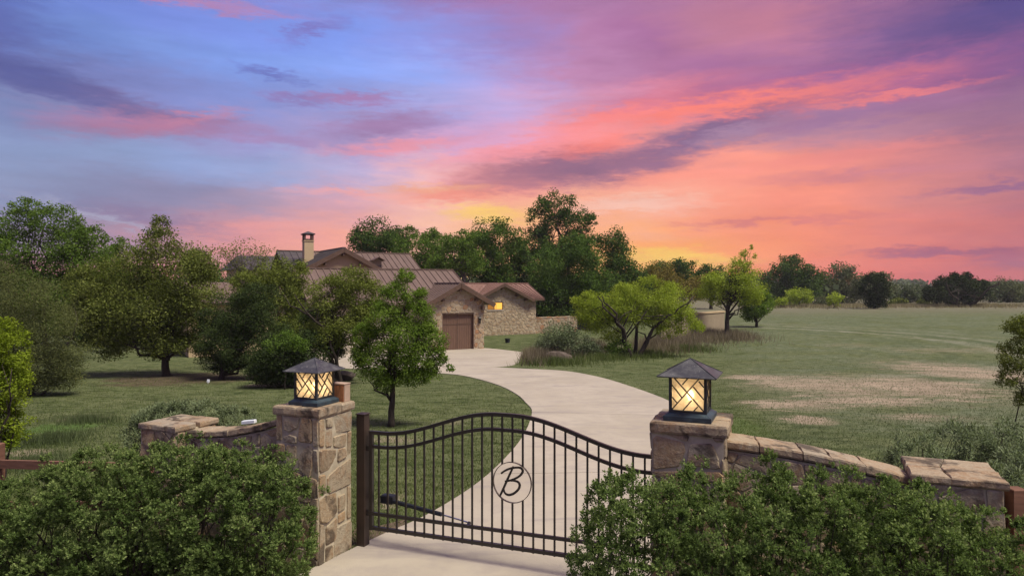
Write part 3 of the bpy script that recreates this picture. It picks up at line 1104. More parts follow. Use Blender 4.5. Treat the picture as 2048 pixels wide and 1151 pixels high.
# left gate pillar: front right corner seen at (637, 1135)
LPc = G(637, 1135)
LP = Vector((LPc.x, LPc.y, 0)) - GT * PS
LTOP = CH - (818 - HY) / F * LPc.y


def left_right_face(H):
    raw = [[(290, 340), (320, 340), (320, 484), (290, 486)], [(324, 337), (366, 330), (364, 386), (324, 390)],
           [(370, 322), (465, 300), (465, 408), (368, 424)], [(323, 394), (360, 390), (360, 482), (323, 490)],
           [(364, 432), (437, 418), (437, 486), (400, 494), (364, 490)], [(440, 412), (465, 408), (465, 530), (440, 536)],
           [(290, 492), (386, 494), (380, 572), (340, 604), (290, 616)], [(390, 496), (437, 490), (437, 540), (384, 570)],
           [(330, 628), (400, 582), (465, 535), (465, 684), (330, 724)], [(290, 622), (326, 620), (328, 718), (290, 744)],
           [(290, 752), (330, 726), (386, 714), (384, 822), (332, 868), (290, 866)], [(390, 732), (433, 722), (433, 802), (388, 826)],
           [(437, 692), (465, 686), (465, 852), (437, 856)], [(388, 832), (433, 808), (433, 858), (388, 878)],
           [(322, 884), (385, 836), (385, 962), (324, 984)], [(389, 882), (465, 860), (465, 1030), (368, 1056), (368, 980)],
           [(322, 990), (364, 978), (366, 1066), (322, 1090)], [(290, 870), (318, 874), (318, 1100), (290, 1112)]]
    out = []
    for c in raw:
        q = []
        for x, y in c:
            u = (x - 290) / 175
            tp = 338 - 38 * u; bt = 1112 - 80 * u
            q.append((min(max(u, 0), 1) * PS, H * (1 - min(max((y - tp) / (bt - tp), 0), 1))))
        out.append(q)
    return out


def left_front_face(H):
    raw = [[(0, 0), (.15, 0), (.15, .17), (0, .17)], [(.17, 0), (.60, 0), (.52, .08), (.32, .115), (.17, .10)],
           [(.62, 0), (.86, 0), (.87, .17), (.53, .17), (.53, .10)], [(.88, 0), (1, 0), (1, .19), (.88, .19)],
           [(.17, .11), (.32, .12), (.51, .09), (.51, .18), (.17, .18)],
           [(0, .19), (.22, .19), (.24, .30), (0, .31)], [(.24, .19), (.50, .19), (.48, .33), (.26, .31)], [(.52, .18), (.86, .18), (.88, .30), (.82, .40), (.52, .35)],
           [(.88, .20), (1, .20), (1, .36), (.89, .36)]]
    out = [[(u * PS, H * (1 - w)) for u, w in c] for c in raw]
    rng = random.Random(5)
    out += voronoi([(0, 0), (PS, 0), (PS, H * .6), (0, H * .66)], .24, rng, .8)
    return out


pillar_left = pillar('gate_pillar', 'square stone gate pillar beside the black gate post, with a small wooden box behind its lantern', LP, PS, LTOP, 0.10, 0.03,
                     left_front_face, left_right_face, 'stone pillars at the gate', 3,
                     [[(0, 0), (.50, 0), (.50, .45), (0, .40)], [(.50, 0), (1, 0), (1, .64), (.5, .6)], [(0, .40), (.5, .45), (.5, 1), (0, 1)], [(.5, .6), (1, .64), (1, 1), (.5, 1)]])

# right gate pillar: front face between 1306 and 1446, cap front edge at 850
RY = 6.12
RPl = W(1304, 850, RY)
RP = Vector((RPl.x, RPl.y, 0))
_k = (1448 - CX) / F
RS = (_k * RP.y - RP.x) / (GT.x - _k * GT.y)                  # its side, from the right edge
RTOP = CH - (846 - HY) / F * (RP.y - .12)


def right_front_face(H):
    sc = 1365.33 / 6.1
    raw = [[(135, 815), (465, 862), (478, 960), (405, 1120), (135, 1180)], [(515, 872), (740, 850), (800, 1020), (812, 1108), (470, 1095), (490, 960)],
           [(135, 792), (520, 792), (500, 858), (440, 850)], [(525, 792), (840, 792), (840, 1000), (752, 846), (524, 862)],
           [(815, 960), (840, 1010), (840, 1180), (815, 1180)]]
    out = []
    for c in raw:
        out.append([((x - 135) / 705 * RS, H - (y - 792) * .2 / sc) for x, y in c])
    rng = random.Random(11)
    z = H - (1112 - 792) * .2 / sc
    out += voronoi([(0, 0), (RS, 0), (RS, z), (0, z - .06)], .26, rng, .8)
    return out


pillar_right = pillar('gate_pillar', 'thick stone gate pillar rising behind the hedge where the black gate ends', RP, RS, RTOP, 0.10, 0.028,
                      right_front_face, None, 'stone pillars at the gate', 9,
                      [[(0, 0), (1, 0), (1, .40), (.42, .46), (0, .44)], [(0, .44), (.42, .46), (.45, 1), (0, 1)], [(.42, .46), (1, .40), (1, 1), (.45, 1)]])

# the low end piers
LE = W(352, 858, 8.5)
ES = 0.62
LEP = Vector((LE.x, LE.y, 0)) - GT * ES
ltop = CH - (853 - HY) / F * 8.5
pier_left = pillar('end_pier', 'low flat capped stone pier at the end of the wall with the solar light', LEP, ES, ltop, 0.075, 0.03, None, None,
                   'low stone end piers', 21, [[(0, 0), (1, 0), (1, .55), (.4, .5), (0, .52)], [(0, .52), (.4, .5), (.5, 1), (0, 1)], [(.4, .5), (1, .55), (1, 1), (.5, 1)]], size=.24)
RE = W(1830, 946, 5.5)
REP = Vector((RE.x, RE.y, 0))
rtop = CH - (946 - HY) / F * 5.5
RES = 0.60
pier_right = pillar('end_pier', 'low stone pier with a cracked flat cap beside the brown fence post', REP, RES, rtop, 0.065, 0.03, None, None,
                    'low stone end piers', 23, [[(0, 0), (.42, 0), (.38, .5), (0, .5)], [(.42, 0), (1, 0), (1, .5), (.38, .5)], [(0, .5), (.38, .5), (.5, 1), (0, 1)], [(.38, .5), (1, .5), (1, 1), (.5, 1)]], size=.22)


def wing_wall(name, label, A, B, zA, zB, sag, thick, ncop, seed):
    """stone wall from pillar (A) to pier (B); coping stones step down along a gentle curve"""
    rng = random.Random(seed)
    A = Vector((A.x, A.y, 0)); B = Vector((B.x, B.y, 0))
    U = (B - A); Lw = U.length; U.normalize()
    V = Vector((-U.y, U.x, 0))
    if V.y < 0:
        V = -V
    rt = thing(name, label, 'stone wall', A, 0, 'stone walls beside the gate')
    top = lambda s: zA + (zB - zA) * (s / Lw) + sag * math.sin(math.pi * s / Lw)
    N_ = 8
    front = [A + U * (Lw * i / N_) + UP * (top(Lw * i / N_) - .09) for i in range(N_ + 1)]
    zb = -0.1
    core = MB()
    poly = [A + UP * zb] + [p for p in front] + [B + UP * zb]
    core.prism([p + V * 0.002 for p in poly], V * (thick - .004))
    core.build('core', M['mortar'], rt)
    # face stones, front and back
    for O, Nn in ((A, -V), (A + V * thick, V)):
        for k in range(4):
            s0, s1 = Lw * k / 4, Lw * (k + 1) / 4
            for c in voronoi([(s0, 0), (s1, 0), (s1, top(s1) - .1), (s0, top(s0) - .1)], .26, rng, .75):
                stone(c, O, U, UP, Nn, M['pillar_stone'], rt, rng, .013, .02, .006, corner=.10)
    # coping
    s = 0.0
    cuts = [0] + sorted(Lw * (i + rng.uniform(-.25, .25)) / ncop for i in range(1, ncop)) + [Lw]
    for a, b in zip(cuts[:-1], cuts[1:]):
        m = (a + b) / 2
        sl = (top(b) - top(a)) / (b - a)
        Uc = (U + UP * sl)
        o = slab_stone([(a - m, -.035), (b - m, -.035), (b - m, thick + .035), (a - m, thick + .035)], -.075, 0.0, A + U * m + UP * top(m), Uc, V, M['cap_stone'], rt, rng, 'coping_stone', .001, .008)
    return rt


LWA = LP + GB * .18
LWB = LEP + GT * ES + GB * .16
wing_wall('wing_wall', 'stone wall with sloping coping leading left from the gate pillar with the wooden box', LWA, LWB, CH - (838 - HY) / F * 7.85, CH - (873 - HY) / F * 8.3, -.06, .30, 4, 31)
RWA = RP + GT * RS + GB * .16
RWB = REP + GB * .2
wing_wall('wing_wall', 'sloping stone wall between the thick pillar and the pier by the fence post', RWA, RWB, CH - (877 - HY) / F * 6.05, CH - (958 - HY) / F * 5.6, .03, .30, 5, 33)


# ------------------------------------------------------------------ lanterns
LAT = [((.0, -.0), (1, 1)), ((.91, .0), (.0, .99)), ((.25, 0), (.15, .09)), ((.56, 0), (.33, .26)), ((0, .28), (.31, .63)), ((0, .63), (.16, .79)),
       ((.84, .14), (1, .31)), ((.67, .30), (1, .66)), ((.63, .69), (.35, 1)), ((.81, .87), (.68, 1))]


def lantern(label, centre, z, k=1.0):
    rt = thing('pillar_lantern', label, 'lantern', (centre.x, centre.y, z), -GA, 'pillar lanterns')
    T = Matrix.Translation((centre.x, centre.y, z)) @ Matrix.Rotation(-GA, 4, 'Z') @ Matrix.Scale(k, 4)
    b = MB(T); b.box((-.205, -.205, 0), (.205, .205, .045), None, .004); b.build('base', M['lantern_base'], rt)
    # sloping upper base: a truncated pyramid
    b = MB(T)
    vs = [(sx * .195, sy * .195, .046) for sx, sy in ((-1, -1), (1, -1), (1, 1), (-1, 1))] + [(sx * .163, sy * .163, .068) for sx, sy in ((-1, -1), (1, -1), (1, 1), (-1, 1))]
    b.add(vs, [(3, 2, 1, 0), (4, 5, 6, 7)] + [(i, (i + 1) % 4, 4 + (i + 1) % 4, 4 + i) for i in range(4)])
    b.build('base_step', M['lantern_base'], rt)
    z0, z1, hw = .069, .40, .150
    for sx in (-1, 1):
        for sy in (-1, 1):
            b = MB(T); b.box((sx * hw - .0125, sy * hw - .0125, z0), (sx * hw + .0125, sy * hw + .0125, z1)); b.build('corner_post', M['lantern_frame'], rt)
    for a in range(4):
        Ra = T @ Matrix.Rotation(a * math.pi / 2, 4, 'Z')
        pw0, pw1, pz0, pz1 = -hw + .013, hw - .013, z0 + .022, z1 - .006
        b = MB(Ra); b.box((pw0, -hw - .010, z0 + .001), (pw1, -hw + .010, pz0)); b.build('bottom_rail', M['lantern_frame'], rt)
        b = MB(Ra); b.box((pw0, -hw - .010, z1 - .016), (pw1, -hw + .010, z1 - .001)); b.build('top_rail', M['lantern_frame'], rt)
        b = MB(Ra); b.box((pw0 - .004, -hw + .0045, pz0 - .004), (pw1 + .004, -hw + .0075, z1 - .014)); gl = b.build('mica_pane', M['mica'], rt)
        for (u0, w0), (u1, w1) in LAT:
            p = Vector((pw0 + (pw1 - pw0) * u0, -hw - .001, pz1 - (pz1 - pz0) * w0)); q = Vector((pw0 + (pw1 - pw0) * u1, -hw - .001, pz1 - (pz1 - pz0) * w1))
            b = MB(Ra); b.bar(p, q, .0115, .008, Vector((0, 1, 0))); b.build('lattice_bar', M['lantern_frame'], rt)
    # roof: pyramid with a thin eave and hip ribs
    b = MB(T)
    ov, ez, az = .252, .392, .535
    c4 = ((-1, -1), (1, -1), (1, 1), (-1, 1))
    vs = [(sx * ov, sy * ov, ez) for sx, sy in c4] + [(0, 0, az)] + [(sx * (ov - .002), sy * (ov - .002), ez - .009) for sx, sy in c4] + [(0, 0, az - .012)]
    fs = [(i, (i + 1) % 4, 4) for i in range(4)] + [(5 + (i + 1) % 4, 5 + i, 9) for i in range(4)] + [(i, 5 + i, 5 + (i + 1) % 4, (i + 1) % 4) for i in range(4)]
    b.add(vs, fs); b.build('roof', M['lantern_roof'], rt)
    b = MB(T)
    for sx, sy in c4:
        b.bar((sx * ov, sy * ov, ez + .001), (0, 0, az + .001), .007, .006)
    b.build('hip_rib', M['lantern_frame'], rt)
    b = MB(T); b.tube([(0, 0, .068), (0, 0, .16)], .014, 8); b.build('lamp_holder', M['lantern_frame'], rt)
    b = MB(T)
    prof = [(0.012, .155), (.026, .18), (.033, .205), (.027, .232), (.008, .248)]
    vs = [(r * math.cos(2 * math.pi * i / 10), r * math.sin(2 * math.pi * i / 10), zz) for r, zz in prof for i in range(10)]
    fs = [(10 * j + i, 10 * j + (i + 1) % 10, 10 * j + 10 + (i + 1) % 10, 10 * j + 10 + i) for j in range(4) for i in range(10)] + [tuple(range(9, -1, -1)), tuple(range(40, 50))]
    b.add(vs, fs); b.build('bulb', M['bulb'], rt, True)
    la = bpy.data.lights.new('lantern_light', 'POINT')
    la.energy = .85; la.color = (1.0, .90, .77); la.shadow_soft_size = .036
    lo = bpy.data.objects.new('lantern_light', la); COL.objects.link(lo)
    lo.location = T @ Vector((0.0, 0.0, .208)); 
    return rt


LC = LP + GT * PS / 2 + GB * PS / 2
lantern('lit amber lantern beside the small wooden box on the gate pillar', LC - GB * .0, LTOP, 1.0)
RC = RP + GT * (RS / 2 - .01) + GB * (RS / 2 - .06)
lantern('lit amber lantern seen face on, on the pillar where the gate ends', RC, RTOP + .002, 1.02)

# box behind the left lantern
bx = LP + GT * (PS * .80) + GB * (PS * .93)
bt = thing('wooden_box', 'small tan wooden box behind the lantern on the left pillar', 'box', (bx.x, bx.y, LTOP), -GA)
T = Matrix.Translation((bx.x, bx.y, LTOP)) @ Matrix.Rotation(-GA, 4, 'Z')
b = MB(T); b.box((-.095, -.055, .0), (.095, .055, .205), None, .004); b.build('body', M['plain_wood'], bt)
b = MB(T); b.box((-.092, -.066, .006), (.085, -.0555, .196)); b.build('front_board', M['orange_wood'], bt)
b = MB(T); b.box((-.100, -.070, .2055), (.100, .060, .218), None, .003); b.build('lid', M['plain_wood'], bt)

# white light cap on the left wall
wp = W(498, 843, 8.25)
b = MB(Matrix.Translation(wp) @ Matrix.Rotation(-GA + .2, 4, 'Z') @ Matrix.Rotation(R(-7), 4, 'Y')); b.box((-.085, -.03, -.022), (.085, .03, .022), None, .006)
o = b.build('solar_light', M['white_paint']); tag(o, 'small white solar light cap behind the coping of the stone wall', 'light')

# ------------------------------------------------------------------ gate
PO = G(726, 1092)
POST = Vector((PO.x, PO.y, 0))
pt = thing('gate_post', 'tall square dark brown steel post carrying the gate', 'gate post', POST, -GA)
T = Matrix.Translation(POST) @ Matrix.Rotation(-GA, 4, 'Z')
ptop = CH - (828 - HY) / F * PO.y
b = MB(T); b.box((-.055, -.055, -.1), (.055, .055, ptop), None, .006); b.build('post', M['post_metal'], pt)
b = MB(T); b.box((-.064, -.064, ptop + .001), (.064, .064, ptop + .016), None, .004)
b.add([(-.05, -.05, ptop + .016), (.05, -.05, ptop + .016), (.05, .05, ptop + .016), (-.05, .05, ptop + .016), (0, 0, ptop + .03)], [(0, 1, 4), (1, 2, 4), (2, 3, 4), (3, 0, 4)])
b.build('post_cap', M['post_metal'], pt)
for zz in (ptop - .40, .42):
    b = MB(T); b.box((.0555, -.018, zz - .03), (.115, .018, zz + .03), None, .003); b.build('hinge', M['black_metal'], pt)

GANG = math.atan2(.349, .937)
GO = Vector((-1.69, 8.2, 0)); GD = Vector((math.cos(GANG), -math.sin(GANG), 0)); GN = Vector((GD.y, -GD.x, 0))
if GN.y > 0:
    GN = -GN                                            # towards the road
gate = thing('driveway_gate', 'black metal driveway gate with an arched top and a round letter emblem', 'gate', GO, -GANG)
GP = lambda s, z, n=0.0: GO + GD * s + GN * n + UP * z
GL = 3.46


def gate_top(s):
    # flat ends, a bell in the middle
    u = abs(s - GL / 2) / (GL / 2)
    z0, rise = CH - 1.764, .322
    return z0 + rise * (0.5 + 0.5 * math.cos(math.pi * min(1, max(0, (u - .05) / .86)))) 


SS = [GL * i / 60 for i in range(61)]
b = MB(); b.sweep([GP(s, gate_top(s)) for s in SS], .040, .040, GN); b.build('top_rail', M['black_metal'], gate)
b = MB(); b.sweep([GP(s, gate_top(s) - .168) for s in SS], .032, .036, GN); b.build('second_rail', M['black_metal'], gate)
zl1, zl2 = CH - 2.735, CH - 2.905
b = MB(); b.bar(GP(0.0, zl1), GP(GL, zl1), .032, .036); b.build('lower_rail', M['black_metal'], gate)
b = MB(); b.bar(GP(0.0, zl2), GP(GL, zl2), .040, .040); b.build('bottom_rail', M['black_metal'], gate)
for s in (0.0, GL):
    b = MB(); b.bar(GP(s, zl2 - .025), GP(s, gate_top(s) + .019), .045, .045, GN); b.build('stile', M['black_metal'], gate)
EC_s, EC_z, ER = 1.805, CH - 2.184, .224
s = .105
while s < GL - .06:
    segs = [(zl2 - .03, gate_top(s) - .006)]
    d = abs(s - EC_s)
    if d < ER:
        hgt = math.sqrt(ER * ER - d * d)
        segs = [(zl2 - .03, EC_z - hgt), (EC_z + hgt, gate_top(s) - .006)]
    b = MB()
    for z0, z1 in segs:
        b.bar(GP(s, z0), GP(s, z1), .019, .019, GN)
    b.build('picket', M['black_metal'], gate)
    s += .1217
b = MB()
ring = []
n = 40
for i in range(n):
    a = 2 * math.pi * i / n
    for r_, nn in ((ER - .0035, .013), (ER + .0035, .013), (ER + .0035, -.013), (ER - .0035, -.013)):
        ring.append(GP(EC_s + r_ * math.cos(a), EC_z + r_ * math.sin(a), nn))
b.add(ring, [(4 * i + k, 4 * i + (k + 1) % 4, 4 * ((i + 1) % n) + (k + 1) % 4, 4 * ((i + 1) % n) + k) for i in range(n) for k in range(4)])
ringo = b.build('emblem_ring', M['ring_metal'], gate)


def stroke(pts, widths, sub=6):
    """brush stroke in emblem coordinates (zoom px), flat steel 6 mm thick"""
    P = smooth_poly(pts, sub); Wd = smooth_poly([(w, 0) for w in widths], sub)
    vs = []
    m = len(P)
    for i in range(m):
        t = P[min(i + 1, m - 1)] - P[max(i - 1, 0)]
        t = t / np.linalg.norm(t); nrm = np.array([-t[1], t[0]])
        w = Wd[i][0] / 2 * ER / 400
        for sgn, nn in ((1, .018), (-1, .018), (-1, .006), (1, .006)):
            vs.append(GP(EC_s + (P[i][0] - 523) / 384 * ER + nrm[0] * w * sgn, EC_z - (P[i][1] - 588) / 422 * ER - nrm[1] * w * sgn, nn))
    fs = [(3, 2, 1, 0), tuple(4 * (m - 1) + k for k in range(4))]
    for i in range(m - 1):
        for k in range(4):
            fs.append((4 * i + k, 4 * i + (k + 1) % 4, 4 * i + 4 + (k + 1) % 4, 4 * i + 4 + k))
    return vs, fs


b = MB()
b.add(*stroke([(556, 243), (520, 330), (460, 470), (410, 590), (340, 760), (284, 888)], [30, 40, 44, 44, 44, 38]))
b.build('emblem_letter', M['black_metal'], ringo)
b = MB(); b.m = Matrix.Translation(GN * .0015)
b.add(*stroke([(306, 416), (390, 348), (500, 290), (620, 260), (705, 262), (746, 320), (700, 410), (600, 488), (500, 538), (385, 574)], [36, 40, 42, 40, 42, 46, 44, 42, 40, 36]))
b.build('emblem_letter', M['black_metal'], ringo)
b = MB(); b.m = Matrix.Translation(GN * .003)
b.add(*stroke([(390, 572), (480, 544), (580, 538), (660, 562), (686, 630), (650, 720), (560, 808), (460, 846), (388, 816), (362, 740), (378, 660)], [34, 38, 38, 42, 46, 48, 48, 44, 36, 32, 28]))
b.build('emblem_letter', M['black_metal'], ringo)

# opener arm
AQ = GP(.16, CH - 2.60, -.17)
ar = thing('gate_opener', 'black gate opener arm with a thin chrome rod fixed low behind the gate', 'gate opener', AQ, -GANG)
b = MB(Matrix.Translation(AQ) @ Matrix.Rotation(-GANG, 4, 'Z')); b.box((-.11, -.05, -.05), (.06, .05, .055), None, .012); b.build('motor_box', M['bucket'], ar)
p1 = GP(.22, CH - 2.615, -.15); p2 = GP(.88, CH - 2.68, -.11); p3 = GP(1.26, CH - 2.715, -.06)
b = MB(); b.tube([p1, p2], .027, 8); b.build('arm_tube', M['bucket'], ar)
b = MB(); b.tube([p2 - (p2 - p1) * .02, p3], .010, 8); b.build('rod', M['chrome'], ar)
b = MB(); b.bar(p3 + GN * -.01, GP(1.26, zl1, -.012), .03, .03); b.build('bracket', M['black_metal'], ar)

# soil strip at the foot of the post
mb = MB()
pts = [xy(704, 1108), xy(742, 1085), xy(816, 1052), xy(810, 1040), xy(762, 1052), xy(735, 1062), xy(715, 1050), xy(700, 1070)]
vs = [(p[0], p[1], gz(*p) + .012 + .01 * math.sin(7 * p[0])) for p in pts]
mb.prism([Vector(v) - UP * .05 for v in vs], UP * .05)
o = mb.build('soil_strip', M['soil']); tag(o, 'bare brown soil at the foot of the gate post', None, None, 'structure')


# ------------------------------------------------------------------ house
TH = R(30)
HC = G(968, 697)
house = thing('house', 'tan stone house with brown standing seam roofs and a wooden garage door', 'house', (HC.x, HC.y, HC.z), TH)
HM = Matrix.Translation(HC) @ Matrix.Rotation(TH, 4, 'Z')
HU = Vector((math.cos(TH), math.sin(TH), 0)); HV = Vector((-math.sin(TH), math.cos(TH), 0))
HP = lambda u, v, z: HC + HU * u + HV * v + UP * z


def wall_part(name, mat, fn):
    b = MB(HM); fn(b)
    return b.build(name, mat, house)


def roof_part(ridge_a, ridge_b, eave_b, eave_a, mat, seam=.44, name='roof', rib=True, start=.0):
    """one roof slope: sheet with pans and raised seams; corners in house coordinates"""
    ra, rb, eb, ea = (HM @ Vector(p) for p in (ridge_a, ridge_b, eave_b, eave_a))
    nrm = (rb - ra).cross(ea - ra).normalized()
    if nrm.z < 0:
        nrm = -nrm
    b = MB(); b.prism([ra, rb, eb, ea], -nrm * .12)
    base = b.build(name, mat, house)
    if not rib:
        return base
    L1 = (rb - ra).length
    n = max(2, int(round(L1 / seam)))
    for i in range(n):
        t0, t1 = i / n, (i + 1) / n
        p0, p1 = ra.lerp(rb, t0), ra.lerp(rb, t1); q0, q1 = ea.lerp(eb, t0), ea.lerp(eb, t1)
        e = (rb - ra).normalized() * .012
        b = MB()
        b.prism([p0 + e + nrm * .004, p1 - e + nrm * .004, q1 - e + nrm * .004, q0 + e + nrm * .004], nrm * .012)
        b.bar(p0 + nrm * .028, q0 + nrm * .028, .05, .07, nrm)
        b.build('roof_panel', mat, base)
    b = MB(); b.bar(rb + nrm * .028, eb + nrm * .028, .05, .06, nrm); b.build('edge_trim', M['trim'], base)
    return base


def ridge_cap(a, b_, mat):
    b = MB(); b.bar(HM @ Vector(a) + UP * .04, HM @ Vector(b_) + UP * .04, .22, .07); b.build('ridge_cap', mat, house)


def barge(apex, eave, w=.24, t=.06):
    b = MB(); p, q = HM @ Vector(apex), HM @ Vector(eave)
    b.bar(p - UP * .11, q - UP * .11, t, w); b.build('barge_board', M['trim'], house)


def stone_region(parent, cells, O, U, V, Nn, mat, seed, proud=.02, gap=.016):
    rng = random.Random(seed)
    for c in cells:
        stone(c, O, U, V, Nn, mat, parent, rng, proud, .02, gap, corner=.2)


# garage body and its front gable (apex u = -1.71)
AU, AZ, SL = -1.71, 3.94, .535
gw = wall_part('garage_wall', M['house_mortar'], lambda b: (b.box((-3.42, .012, -.3), (-2.76, 1.6, 2.2)), b.box((-.665, .012, -.3), (-.012, 1.6, 2.2)),
               b.prism([(-3.40, .012, 2.2), (-.012, .012, 2.2), (-.012, .012, AZ - 1.70 * SL - .14), (AU, .012, AZ - .14), (-3.40, .012, AZ - 1.70 * SL - .14)], (0, 1.6, 0))))
rg = random.Random(41)
top_reg = [(-3.42, 2.2), (0, 2.2), (0, AZ - 1.71 * SL - .13), (AU, AZ - .13), (-3.42, AZ - 1.71 * SL - .13)]
O0 = HP(0, 0, 0)
stone_region(gw, voronoi(top_reg, .36, rg, .85), O0, HU, UP, -HV, M['wall_stone'], 42)
stone_region(gw, voronoi([(-.665, 0), (0, 0), (0, 2.2), (-.665, 2.2)], .33, rg, .85), O0, HU, UP, -HV, M['wall_stone'], 43)
stone_region(gw, voronoi([(-3.42, 0), (-2.76, 0), (-2.76, 2.2), (-3.42, 2.2)], .33, rg, .85), O0, HU, UP, -HV, M['wall_stone'], 44)
stone_region(gw, voronoi([(0, 0), (1.6, 0), (1.6, 2.7), (0, 2.7)], .4, rg, .85), O0, HV, UP, HU, M['wall_stone'], 45)
wall_part('garage_body', M['house_mortar'], lambda b: b.box((-9.9, 1.6, -.3), (-.05, 8.6, 2.75)))
wall_part('garage_gable', M['house_mortar'], lambda b: b.prism([(-.06, 1.45, 2.75), (-.06, 8.55, 2.75), (-.06, 5, 4.66)], (-.25, 0, 0)))
# garage door: planks in a frame
gd = wall_part('garage_door', M['trim'], lambda b: b.box((-2.755, .20, -.05), (-.67, .26, 2.19)))
nP = 14
for i in range(nP):
    u0 = -2.70 + (2.03 / nP) * i; u1 = u0 + 2.03 / nP - .010
    for z0, z1 in ((0.0, 1.50), (1.56, 2.12)):
        b = MB(HM); b.box((u0, .17, z0), (u1, .199, z1)); b.build('plank', M['door'], gd)
b = MB(HM); b.box((-2.70, .155, 1.502), (-.67, .199, 1.558)); b.build('door_rail', M['trim'], gd)
b = MB(HM); b.box((-1.735, .150, 0.0), (-1.69, .1695, 2.12)); b.build('door_stile', M['trim'], gd)
wall_part('door_frame', M['trim'], lambda b: (b.box((-2.757, .02, -.05), (-2.703, .16, 2.199)), b.box((-.725, .02, -.05), (-.667, .16, 2.199)), b.box((-2.70, .02, 2.125), (-.728, .16, 2.198))))
# gable roof of the garage front
ez = AZ - 2.23 * SL
roof_part((AU, -.38, AZ), (AU, 3.4, AZ), (AU - 2.23, 3.4, ez), (AU - 2.23, -.38, ez), M['roof'])
roof_part((AU, -.38, AZ), (AU, 3.4, AZ), (AU + 2.23, 3.4, ez), (AU + 2.23, -.38, ez), M['roof'])
ridge_cap((AU, -.40, AZ), (AU, 3.4, AZ), M['roof'])
barge((AU, -.40, AZ), (AU - 2.25, -.40, ez - .01)); barge((AU, -.40, AZ - .003), (AU + 2.25, -.40, ez - .013))
for du in (-1.1, 0, 1.1):
    b = MB(HM); zz = AZ - abs(du) * SL - .30
    b.box((AU + du - .07, -.34, zz - .16), (AU + du + .07, -.022, zz)); b.build('rafter_tail', M['trim'], house)
b = MB(HM); b.box((-.25, -.32, 2.38), (-.10, -.022, 2.60)); b.build('rafter_tail', M['trim'], house)
# long garage roof
AR = 4.84
roof_part((-10.2, 5, AR), (.23, 5, AR), (.23, .95, AR - 4.05 * .53), (-10.2, .95, AR - 4.05 * .53), M['roof'])
roof_part((-10.2, 5, AR), (.23, 5, AR), (.23, 9.05, AR - 4.05 * .53), (-10.2, 9.05, AR - 4.05 * .53), M['roof'], rib=False)
barge((-10.19, 5, AR), (-10.19, .95, AR - 4.05 * .53))
ridge_cap((-10.2, 5, AR), (.25, 5, AR), M['roof'])
barge((.22, 5, AR), (.22, .95, AR - 4.05 * .53))
barge((.22, 5, AR), (.22, 9.05, AR - 4.05 * .53))
# wall lamp on the pier
b = MB(HM)
b.box((-.40, -.14, 1.55), (-.28, -.03, 1.86), None, .02)
b.add([(-.43, -.17, 1.87), (-.25, -.17, 1.87), (-.25, -.02, 1.87), (-.43, -.02, 1.87), (-.34, -.085, 1.98)], [(3, 2, 1, 0), (0, 1, 4), (1, 2, 4), (2, 3, 4), (3, 0, 4)])
b.box((-.36, -.045, 1.70), (-.32, .0, 1.75))
o = b.build('wall_lamp', M['black_metal']); tag(o, 'dark unlit lamp on the stone pier beside the garage door', 'lamp')

# right wing
wu, wv = 9.52, 9.28
WZ, WS = 3.98, .47
gu = wu - 3.09                                        # apex of its front gable
Z0, Z1 = 1.96, 2.55                                   # the lit window
ww = wall_part('wing_wall', M['house_mortar'], lambda b: (
    b.box((wu - 7.0, wv + .012, -.4), (wu - .012, wv + 4.4, Z0)),
    b.box((wu - 7.0, wv + .012, Z0), (wu - 4.36, wv + 4.4, Z1)), b.box((wu - 3.0, wv + .012, Z0), (wu - .012, wv + 4.4, Z1)),
    b.box((wu - 4.36, wv + .5, Z0), (wu - 3.0, wv + 4.4, Z1)),
    b.box((wu - 7.0, wv + .012, Z1), (wu - .012, wv + 4.4, 2.72)),
    b.prism([(gu - 2.4, wv + .012, 2.72), (gu + 2.4, wv + .012, 2.72), (gu, wv + .012, WZ - .13)], (0, 1.5, 0)),
    b.prism([(wu - .02, wv + .05, 2.72), (wu - .02, wv + 4.38, 2.72), (wu - .02, wv + 2.24, WZ - .14)], (-.3, 0, 0))))
rg = random.Random(51)
OW = HP(0, wv, 0)
cells = []
for reg in ([(wu - 6.2, 0), (wu, 0), (wu, Z0), (wu - 6.2, Z0)], [(wu - 3.0, Z0), (wu, Z0), (wu, 2.72), (wu - 3.0, 2.72)],
            [(wu - 6.2, Z0), (wu - 4.36, Z0), (wu - 4.36, 2.72), (wu - 6.2, 2.72)], [(wu - 4.36, Z1), (wu - 3.0, Z1), (wu - 3.0, 2.72), (wu - 4.36, 2.72)],
            [(gu - 2.3, 2.72), (gu + 2.3, 2.72), (gu, WZ - .16)]):
    cells += voronoi(reg, .34, rg, .72)
stone_region(ww, cells, OW, HU, UP, -HV, M['wing_stone'], 52, .018, .015)
# its window, lit
wf = wall_part('window', M['trim'], lambda b: (b.box((wu - 4.36, wv + .04, Z0), (wu - 3.0, wv + .10, Z0 + .05)), b.box((wu - 4.36, wv + .04, Z1 - .05), (wu - 3.0, wv + .10, Z1)),
               b.box((wu - 4.36, wv + .04, Z0 + .05), (wu - 4.31, wv + .10, Z1 - .05)), b.box((wu - 3.05, wv + .04, Z0 + .05), (wu - 3.0, wv + .10, Z1 - .05)), b.box((wu - 3.78, wv + .04, Z0 + .05), (wu - 3.72, wv + .10, Z1 - .05))))
b = MB(HM); b.box((wu - 3.72, wv + .065, Z0 + .05), (wu - 3.05, wv + .075, Z1 - .05)); b.build('pane', M['lit_room'], wf)
b = MB(HM); b.box((wu - 4.31, wv + .065, Z0 + .05), (wu - 3.78, wv + .075, Z1 - .05)); b.build('pane', M['lit_blind'], wf)
b = MB(HM); b.box((wu - 4.42, wv - .05, Z0 - .06), (wu - 2.94, wv + .03, Z0 - .002)); b.build('window_sill', M['house_mortar'], wf)
